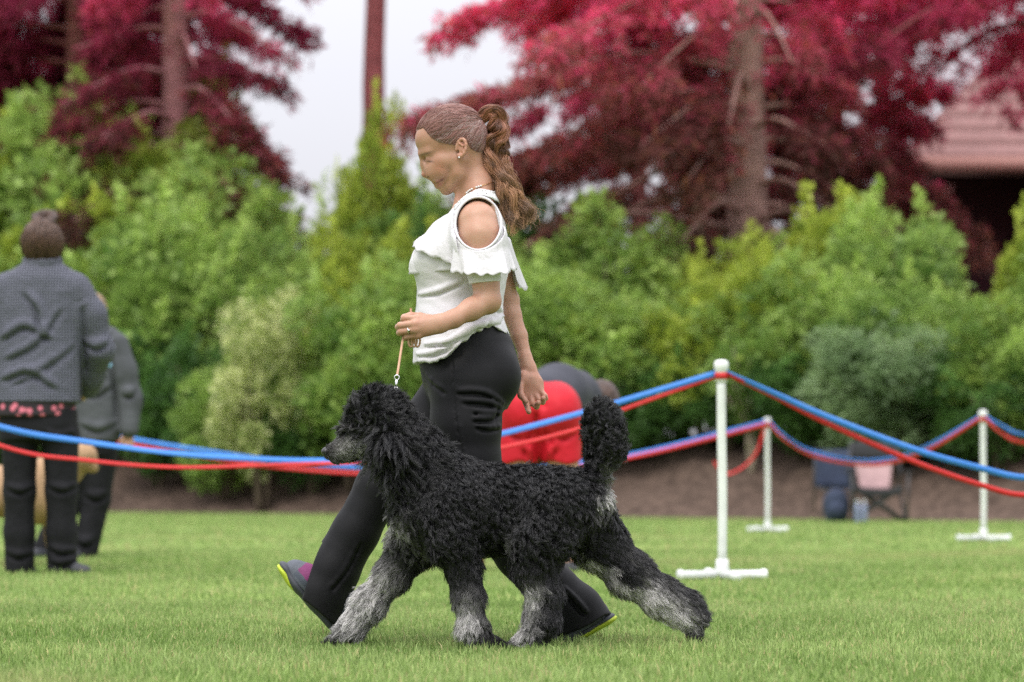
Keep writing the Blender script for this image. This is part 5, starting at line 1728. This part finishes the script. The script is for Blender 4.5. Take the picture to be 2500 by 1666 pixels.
cr = [Dg(968, 962 + 6, 0) + np.array([.013 * math.cos(a), 0, .013 * math.sin(a)]) for a in np.linspace(0, 6.283, 17)]
V, Fc = tube(cr, .0016, 6, cap=False)
obj("collar_ring", mesh("collar_ring", V, Fc), M_SILVER, poodle)
# ---------------------------------------------------------------- people and dogs behind the ring ribbon
M_HAIRM = mat("dark_brown_hair", (0.055, 0.030, 0.021), 0.5, noise=0.5, nscale=30, bump=0.01, bscale=45)
M_BLOND = mat("blond_hair", (0.24, 0.155, 0.085), 0.5, noise=0.4, nscale=30, bump=0.01, bscale=45)
M_SKIN2 = mat("plain_skin", (0.44, 0.24, 0.165), 0.5, sss=0.1, noise=0.06, nscale=20)
M_BLACKP = mat("black_trouser_cloth", (0.011, 0.011, 0.013), 0.75, noise=0.25, nscale=14, bump=0.01, bscale=14, spec=0.15)
M_SHOE2 = mat("dark_shoe", (0.03, 0.032, 0.038), 0.6)
M_GREYJ = mat("grey_hooded_fleece", (0.075, 0.080, 0.086), 0.9, noise=0.2, nscale=10, bump=0.012, bscale=12, spec=0.1)
M_REDS = mat("red_shorts_cloth", (0.50, 0.010, 0.022), 0.6, noise=0.12, nscale=8, bump=0.012, bscale=9, spec=0.25)
M_TEE = mat("slate_tee", (0.040, 0.042, 0.055), 0.85, noise=0.15, nscale=10, bump=0.01, bscale=10)


def pattern(m, scale, c_dot, c_base, lo, hi, rnd, flat=(1, 1, 1)):
    N, L = m.node_tree.nodes, m.node_tree.links
    b = N["Principled BSDF"]
    tc = N.new("ShaderNodeTexCoord")
    v = N.new("ShaderNodeTexVoronoi"); v.inputs["Scale"].default_value = scale; v.inputs["Randomness"].default_value = rnd
    mp = N.new("ShaderNodeMapping"); mp.inputs["Scale"].default_value = flat
    L.new(tc.outputs["Object"], mp.inputs["Vector"]); L.new(mp.outputs[0], v.inputs["Vector"])
    r = N.new("ShaderNodeValToRGB")
    r.color_ramp.elements[0].position = lo; r.color_ramp.elements[0].color = (*c_dot, 1)
    r.color_ramp.elements[1].position = hi; r.color_ramp.elements[1].color = (*c_base, 1)
    L.new(v.outputs["Distance"], r.inputs[0]); L.new(r.outputs[0], b.inputs["Base Color"])
    return m


M_JACKET = pattern(mat("dotted_jacket", rough=0.75, bump=0.02, bscale=9, spec=0.2), 75, (0.18, 0.187, 0.23), (0.020, 0.021, 0.031), 0.26, 0.44, 0.0, (1, 0, 1))
M_FLORAL = pattern(mat("floral_blouse", rough=0.8, bump=0.008, bscale=20), 24, (0.62, 0.16, 0.22), (0.02, 0.014, 0.018), 0.28, 0.42, 1.0)


def solid(name, prims, pxy, Y, dep, h, m, parent, cuts=None):
    """pxy: photo box (x0, y0, x1, y1) that holds the piece"""
    a, b = P(pxy[0], pxy[3], Y), P(pxy[2], pxy[1], Y)
    f = Field([a[0], Y - dep, max(a[2], 0.0)], [b[0], Y + dep, b[2]], h)
    prims(f)
    V, Q = f.net()
    V = relax(V, Q, 1, 0.4)
    return obj(name, mesh(name, V, Q), m, parent)


# ---- person in the dotted jacket, seen from behind
JY = 14.2
J = lambda x, y, d=0.0: P(x, y, JY + d)
p1 = empty("person", J(95, 1401), label="person in dark dotted jacket and black trousers with a hair bun, back turned", cat="person")


def f(q):
    q.ell(J(104, 590), (.074, .088, .105), 0.02); q.chain([J(104, 615), J(102, 655)], [.052, .058], 0.03)
    q.ell(J(141, 606, .01), (.012, .02, .03), 0.01); q.ell(J(66, 606, .01), (.012, .02, .03), 0.01)
    q.chain([J(102, 655), J(100, 760)], [.08, .10], 0.03)
    for s_ in (1, -1):
        q.chain([J(100 + s_ * 95, 705), J(98 + s_ * 148, 850, .02), J(100 + s_ * 112, 945, .18)], [.05, .042, .034], 0.02)
        hc = J(100 + s_ * 106, 958, .22)
        q.cone(J(100 + s_ * 112, 945, .18), hc, .030, .036, 0.01, flat=((1, 0, 0), 0.6))
        for k in range(4):
            q.chain([hc + [0, .01, -.03 + .018 * k], hc + [-s_ * .01, .06, -.035 + .018 * k], hc + [-s_ * .04, .075, -.04 + .018 * k]], [.010, .009, .008], 0.004)
        q.chain([hc + [0, 0, .03], hc + [-s_ * .04, .02, .045], hc + [-s_ * .06, .04, .035]], [.013, .011, .009], 0.005)


solid("body", f, (-110, 535, 300, 990), JY, .36, .009, M_SKIN2, p1)


def f(q):
    q.ell(J(103, 588, -.008), (.097, .10, .108), 0.03); q.ell(J(103, 606, -.04), (.090, .066, .080), 0.03)
    q.cut(lambda X, Y, Z: np.maximum((Y - JY) - .045, 0 * Z - 1) + 0 * X)


hair1 = solid("hair", f, (40, 515, 170, 660), JY, .16, .006, M_HAIRM, p1)
r_ = np.random.default_rng(21)
bun_p = []
for k in range(9):
    a = np.linspace(0, 6.28, 22)
    tl, rd = r_.uniform(-.5, .5), r_.uniform(.026, .042)
    bun_p.append(tube(J(109, 533, -.01) + np.stack([rd * 1.25 * np.cos(a), rd * np.sin(a + tl), rd * 0.75 * np.sin(a) + 0.008 * np.sin(2 * a + k) + tl * 0.015 * np.cos(a)], 1), .0135, 8))
V, Fc = join(*bun_p)
obj("hair_bun", mesh("hair_bun", V, Fc), M_HAIRM, hair1)


def f(q):
    q.loft([(640, 62, 146, .075), (655, 36, 172, .10), (680, 2, 196, .12), (715, -14, 208, .13), (800, -16, 205, .14), (900, -14, 199, .15), (984, -20, 198, .16)], JY, 0.03)
    for s_ in (1, -1):
        q.chain([J(100 + s_ * 86, 706), J(98 + s_ * 125, 770, .01), J(98 + s_ * 148, 855, .03), J(100 + s_ * 126, 920, .13), J(100 + s_ * 116, 950, .18)], [.078, .074, .066, .056, .050], 0.04)
    q.chain([J(104 + 40 * math.cos(a), 634 - 6 * math.sin(a), .085 * math.sin(a)) for a in np.linspace(0, 6.28, 13)], [.014] * 13, 0.02)
    for c_, r0 in (((20, 880), (90, 840), (150, 760)), .012), (((10, 830), (60, 800), (120, 830)), .012), (((40, 940), (110, 900), (180, 850)), .012), (((10, 930), (70, 910), (130, 950)), .012), (((198, 740), (200, 820), (203, 900)), .012), (((210, 840), (235, 850), (260, 840)), .010), (((60, 720), (90, 760), (100, 820)), .009):
        q.crease([J(*z) for z in c_], r0 * 0.6, lift=0.022, k=0.03)
    q.chain([J(198, 770), J(204, 860), J(202, 1000)], [.006] * 3, 0.012, op='s')


jk = solid("jacket", f, (-120, 615, 290, 1010), JY, .34, .008, M_JACKET, p1)
solid("blouse_hem", lambda q: q.loft([(965, -14, 190, .150), (1018, -14, 178, .156)], JY, 0.01), (-60, 975, 230, 1025), JY, .25, .007, M_FLORAL, p1)


def f(q):
    q.loft([(1000, -4, 188, .135), (1040, -2, 190, .14), (1075, 4, 190, .135)], JY, 0.03)
    q.chain([J(48, 1070), J(48, 1200), J(47, 1300), J(48, 1393)], [.092, .078, .074, .074], 0.03)
    q.chain([J(148, 1070), J(150, 1200), J(150, 1300), J(152, 1390)], [.092, .078, .074, .076], 0.03)
    for c_ in (((110, 1060), (140, 1072), (180, 1060)), ((120, 1190), (150, 1200), (185, 1188)), ((20, 1195), (50, 1203), (80, 1190)), ((120, 1340), (150, 1352), (185, 1345)), ((15, 1350), (45, 1362), (80, 1352)), ((125, 1375), (150, 1380), (180, 1372))):
        q.crease([J(*z) for z in c_], .006, lift=0.018, k=0.024)


solid("trousers", f, (-40, 990, 240, 1396), JY, .2, .008, M_BLACKP, p1)
for a, b in (((150, 1388, 0), (206, 1397, -.02)), ((50, 1388, 0), (72, 1397, .14))):
    def f(q):
        q.chain([J(*a), (J(*a) + J(*b)) / 2, J(*b)], [.042, .040, .032], 0.02); q.cone(J(a[0] - 10, 1394, a[2]), J(*b), .036, .034, 0.01)
        q.cut(lambda X, Y, Z: 0.006 - Z + 0 * X + 0 * Y)
    solid("shoe", f, (-20, 1355, 260, 1405), JY, .25, .007, M_SHOE2, p1)

hv = np.zeros(len(hair1.data.vertices) * 3, np.float32); hair1.data.vertices.foreach_get("co", hv); hv = hv.reshape(-1, 3).astype(float)
hi_ = r_.choice(len(hv), 5000); p_ = hv[hi_]; bun_c = J(108, 545, -.01); cen = J(103, 592)
st_ = np.zeros((5000, 7, 3))
for j in range(7):
    nr = unit(p_ - cen); st_[:, j] = p_ + nr * 0.004
    d_ = unit(bun_c - p_); d_ = d_ - nr * np.sum(d_ * nr, 1, keepdims=True)
    p_ = p_ + d_ * 0.011 + r_.normal(0, 0.0012, p_.shape)
tn = r_.uniform(0.5, 2.0, (5000, 1, 1))
hair_curves("combed_hair", st_, np.linspace(.0013, .0008, 7), np.array([0.075, 0.042, 0.028]) * np.repeat(tn, 7, 1), M_HAIR, hair1)

# ---- person in the grey hooded top
HYY = 17.2
Hh = lambda x, y, d=0.0: P(x, y, HYY + d)
p2 = empty("person", Hh(180, 1363), label="person with blond hair in grey hooded top and black trousers beside the tan dog", cat="person")


def f(q):
    q.ell(Hh(221, 760), (.078, .090, .112), 0.02); q.ell(Hh(203, 786), (.05, .055, .06), 0.03)
    q.cone(Hh(190, 770), Hh(188, 778), .012, .014, 0.02); q.chain([Hh(240, 780), Hh(238, 830)], [.05, .06], 0.03)
    q.chain([Hh(238, 830), Hh(236, 1000)], [.09, .10], 0.03)
    for s_, ex in ((1, 0), (-1, -70)):
        q.chain([Hh(238 + s_ * 50, 850, -.02), Hh(240 + s_ * 78, 965, -.04), Hh(240 + s_ * 74, 1050, -.08)], [.03, .035, .03], 0.02)
        hc = Hh(240 + s_ * 73, 1066, -.08)
        q.cone(Hh(240 + s_ * 74, 1050, -.08), hc, .03, .034, 0.01, flat=((0, 1, 0), 0.6))
        for k in range(4):
            q.chain([hc + [-.026 + .017 * k, 0, -.02], hc + [-.028 + .018 * k, -.01, -.055], hc + [-.03 + .018 * k, .005, -.085 + .006 * abs(k - 1)]], [.010, .009, .008], 0.004)
        q.chain([hc + [-.028, -.01, .0], hc + [-.045, -.02, -.03], hc + [-.042, -.02, -.055]], [.012, .010, .009], 0.005)


solid("body", f, (120, 690, 350, 1110), HYY, .3, .010, M_SKIN2, p2)


def f(q):
    q.ell(Hh(225, 759, .01), (.092, .10, .115), 0.03); q.chain([Hh(236, 778, -.03), Hh(240, 820, -.03)], [.05, .04], 0.03); q.chain([Hh(236, 778, .06), Hh(240, 820, .06)], [.05, .035], 0.03)
    q.cut(lambda X, Y, Z: -(X - Hh(206, 0)[0]) - 0.25 * (Z - Hh(0, 758)[2]) + 0 * Y)


solid("hair", f, (180, 690, 310, 850), HYY, .2, .008, M_BLOND, p2)


def f(q):
    q.loft([(808, 205, 280, .09), (830, 180, 298, .12), (880, 172, 302, .13), (960, 172, 300, .14), (1040, 176, 298, .15), (1078, 182, 292, .145)], HYY, 0.03)
    for s_ in (1, -1):
        q.chain([Hh(238 + s_ * 46, 842, -.02), Hh(238 + s_ * 66, 905, -.03), Hh(240 + s_ * 80, 975, -.04), Hh(240 + s_ * 75, 1048, -.08)], [.078, .072, .066, .058], 0.04)
    q.chain([Hh(238 + 34 * math.cos(a), 812 - 4 * math.sin(a), .08 * math.sin(a)) for a in np.linspace(0, 6.28, 11)], [.03] * 11, 0.02)
    for c_ in (((190, 950), (230, 965), (280, 940)), ((200, 1040), (240, 1050), (285, 1035)), ((300, 960), (315, 965), (328, 955)), ((275, 880), (285, 950), (290, 1030))):
        q.crease([Hh(*z) for z in c_], .012, lift=0.02, k=0.03)


jk2 = solid("hooded_top", f, (130, 790, 350, 1085), HYY, .3, .010, M_GREYJ, p2)
V, Fc = box(Hh(262, 897, -.165), Hh(272, 887, -.158))
obj("chest_emblem", mesh("chest_emblem", V, Fc, False), mat("pale_blue_print", (0.25, 0.5, 0.7), 0.7), jk2)


def f(q):
    q.loft([(1068, 182, 284, .13), (1110, 180, 276, .13)], HYY, 0.03)
    q.chain([Hh(248, 1105), Hh(236, 1220), Hh(206, 1354, -.03)], [.10, .082, .078], 0.03)
    q.chain([Hh(212, 1105), Hh(165, 1230, .03), Hh(108, 1348, .03)], [.10, .082, .078], 0.03)
    for c_ in (((210, 1210), (235, 1218), (258, 1208)), ((185, 1320), (208, 1330), (230, 1318))):
        q.crease([Hh(*z) for z in c_], .012, lift=0.02, k=0.03)


solid("trousers", f, (60, 1060, 310, 1360), HYY, .25, .010, M_BLACKP, p2)
for a in (206, 106):
    def f(q):
        q.chain([Hh(a + 6, 1352), Hh(a - 20, 1357, -.08), Hh(a - 34, 1359, -.12)], [.042, .04, .03], 0.02)
        q.cut(lambda X, Y, Z: 0.006 - Z + 0 * X + 0 * Y)
    solid("shoe", f, (20, 1325, 260, 1366), HYY, .25, .008, M_SHOE2, p2)

# ---- person bending over in red shorts
RY = 14.3
R_ = lambda x, y, d=0.0: P(x, y, RY + d)
p3 = empty("person", R_(1320, 1400), label="person in red shorts and slate top bending over, back turned, behind the poodle", cat="person")


def f(q):
    q.chain([R_(1266, 1080), R_(1262, 1200, -.02), R_(1264, 1260, .02), R_(1270, 1380, .03)], [.088, .058, .058, .036], 0.02)
    q.chain([R_(1370, 1080), R_(1378, 1200, -.02), R_(1384, 1265, .02), R_(1391, 1380, .03)], [.088, .058, .058, .036], 0.02)
    q.chain([R_(1318, 1000), R_(1360, 950, .25), R_(1412, 960, .5), R_(1450, 970, .58)], [.13, .12, .10, .055], 0.03)
    q.ell(R_(1470, 985, .62), (.075, .09, .10), 0.02)
    for s_, x in ((-1, 1385), (1, 1440)):
        q.chain([R_(x, 980, .45), R_(x + 8, 1070, .42), R_(x + 16, 1160, .42)], [.05, .04, .03], 0.02)
        hc = R_(x + 17, 1178, .42)
        q.cone(R_(x + 16, 1160, .42), hc, .03, .036, 0.01, flat=((1, 0, 0), 0.6))
        for k in range(4):
            q.chain([hc + [0, -.025 + .017 * k, -.02], hc + [-.01, -.028 + .018 * k, -.06], hc + [-.03, -.028 + .018 * k, -.085]], [.010, .009, .008], 0.004)
        q.chain([hc + [-.01, -.03, 0], hc + [-.03, -.05, -.03], hc + [-.04, -.045, -.055]], [.012, .010, .009], 0.005)


solid("body", f, (1190, 880, 1530, 1398), RY, .85, .010, M_SKIN2, p3)


def f(q):
    q.ell(R_(1316, 1003, .03), (.205, .17, .165), 0.03)
    for s_ in (-1, 1):
        q.ell(R_(1316 + s_ * 46, 1005, -.02), (.118, .15, .145), 0.03)
    q.chain([R_(1268, 1040), R_(1263, 1140, -.01)], [.112, .098], 0.03); q.chain([R_(1367, 1040), R_(1371, 1140, -.01)], [.112, .098], 0.03)
    q.cut(lambda X, Y, Z: R_(0, 1130)[2] + 0.008 * np.sin(X * 40) - Z + 0 * Y)
    q.crease([R_(1317, 960), R_(1317, 1020), R_(1318, 1070)], .012, lift=0.02, k=0.03)
    for c_ in (((1240, 1060), (1270, 1066), (1305, 1055)), ((1335, 1060), (1370, 1070), (1405, 1058)), ((1330, 1045), (1350, 1080), (1350, 1120)), ((1300, 1045), (1285, 1080), (1285, 1120))):
        q.crease([R_(*z) for z in c_], .009, lift=0.018, k=0.024)


solid("shorts", f, (1190, 900, 1440, 1140), RY, .3, .009, M_REDS, p3)


def f(q):
    q.chain([R_(1330, 985, .06), R_(1362, 962, .25), R_(1405, 968, .48), R_(1428, 975, .54)], [.155, .150, .130, .09], 0.04)
    for x in (1388, 1436):
        q.chain([R_(x, 975, .46), R_(x + 5, 1030, .43)], [.07, .058], 0.03)


solid("tee_shirt", f, (1230, 860, 1500, 1060), RY, .85, .010, M_TEE, p3)


def f(q):
    q.ell(R_(1468, 975, .61), (.095, .11, .105), 0.03); q.chain([R_(1480, 990, .60), R_(1484, 1030, .60)], [.07, .03], 0.03)


solid("hair", f, (1400, 900, 1560, 1070), RY + .6, .2, .010, M_HAIRM, p3)
for x in (1270, 1391):
    def f(q):
        q.chain([R_(x, 1378, .03), R_(x + 2, 1390, .02), R_(x + 4, 1394, .12)], [.038, .040, .034], 0.02)
        q.cut(lambda X, Y, Z: 0.006 - Z + 0 * X + 0 * Y)
    solid("shoe", f, (x - 50, 1345, x + 60, 1404), RY, .3, .008, M_SHOE2, p3)


# ---- other dogs
def quad_dog(name_label, O, body, neck, head, muzzle, legs, tail, col, Y, pxy, h):
    e = empty("dog", O(body[1][0], 0) * [1, 1, 0], label=name_label, cat="dog")

    def f(q):
        q.chain([O(*b[:3]) for b in body], [b[3] for b in body], 0.06)
        q.chain([O(*b[:3]) for b in neck], [b[3] for b in neck], 0.04)
        q.ell(O(*head[:3]), head[3], 0.03)
        q.chain([O(*b[:3]) for b in muzzle], [b[3] for b in muzzle], 0.02)
        for s_ in (-1, 1):
            q.chain([O(head[0] + 6, head[1] - 18, s_ * .055), O(head[0] + 12, head[1] + 2, s_ * .075), O(head[0] + 8, head[1] + 22, s_ * .07)], [.018, .022, .012], 0.012, flat=((0, 1, 0), 0.5))
        for lg in legs:
            q.chain([O(*b[:3]) for b in lg], [b[3] for b in lg], 0.03)
        q.chain([O(*b[:3]) for b in tail], [b[3] for b in tail], 0.02)
        q.cut(lambda X, Y_, Z: 0.005 - Z + 0 * X + 0 * Y_)
    a, b = P(pxy[0], pxy[3], Y), P(pxy[2], pxy[1], Y)
    fl = Field([a[0], Y - .3, 0.0], [b[0], Y + .3, b[2]], h)
    f(fl)
    V, Q = fl.net()
    obj("body", mesh("body", V, Q), mat("short_coat", col, 0.75, noise=0.2, nscale=9, bump=0.004, bscale=60), e)
    for s_ in (-1, 1):
        c = O(head[0] - 12 if muzzle[-1][0] < head[0] else head[0] + 12, head[1] - 4, s_ * .045)
        V, Fc = tube([c + [0, s_ * z, 0] for z in (-.01, 0, .008, .012)], [.006, .010, .008, .002], 10)
        obj("eye", mesh("eye", V, Fc), M_NOSE, e)
    c = O(*muzzle[-1][:3])
    s1 = 1 if muzzle[-1][0] > head[0] else -1
    V, Fc = tube([c + [s1 * z, 0, .01] for z in (muzzle[-1][3] * .6, muzzle[-1][3] * .9, muzzle[-1][3] * 1.1, muzzle[-1][3] * 1.2)], [.012, .017, .014, .004], 10)
    obj("nose", mesh("nose", V, Fc), M_NOSE, e)
    return e


TY = 15.4
T_ = lambda x, y, d=0.0: P(x, y, TY + d)
quad_dog("large tan dog standing behind the legs of the dotted jacket wearer", T_,
         [(-60, 1200, .02, .125), (20, 1200, .02, .13), (100, 1212, 0, .155)], [(110, 1180, 0, .15), (160, 1140, -.05, .10), (192, 1118, -.08, .075)],
         (204, 1114, -.08, (.075, .075, .07)), [(208, 1124, -.08, .052), (226, 1140, -.08, .036)],
         [[(152, 1235, -.09, .075), (155, 1310, -.09, .05), (154, 1368, -.09, .038), (160, 1378, -.12, .036)], [(130, 1235, .10, .075), (133, 1310, .10, .05), (134, 1368, .10, .038), (138, 1378, .07, .036)],
          [(-50, 1240, -.09, .10), (-60, 1300, -.09, .06), (-35, 1345, -.09, .04), (-42, 1378, -.10, .036)], [(52, 1240, .12, .09), (48, 1300, .12, .055), (55, 1345, .12, .04), (50, 1378, .11, .036)]],
         [(-110, 1190, .02, .05), (-150, 1230, .02, .03), (-160, 1290, .02, .02)], (0.36, 0.225, 0.125), TY, (-190, 1040, 270, 1386), .011)
BYY = 14.7
B_ = lambda x, y, d=0.0: P(x, y, BYY + d)
quad_dog("small brown dog standing behind the poodle, only its legs showing", B_,
         [(1060, 1300, 0, .070), (1120, 1300, 0, .075), (1180, 1298, 0, .070)], [(1180, 1285, 0, .06), (1195, 1262, 0, .045)],
         (1202, 1250, 0, (.05, .05, .05)), [(1210, 1254, 0, .034), (1226, 1260, 0, .022)],
         [[(1050, 1310, -.05, .05), (1040, 1345, -.05, .03), (1046, 1375, -.05, .019), (1040, 1390, -.055, .020)], [(1075, 1310, .05, .05), (1080, 1345, .05, .03), (1088, 1375, .05, .019), (1084, 1390, .045, .020)],
          [(1175, 1310, -.05, .045), (1172, 1350, -.05, .025), (1172, 1388, -.055, .020)], [(1150, 1310, .05, .045), (1146, 1350, .05, .025), (1146, 1388, .05, .020)]],
         [(1030, 1290, 0, .022), (1010, 1265, 0, .016), (1010, 1240, 0, .010)], (0.13, 0.065, 0.038), BYY, (985, 1205, 1260, 1396), .008)
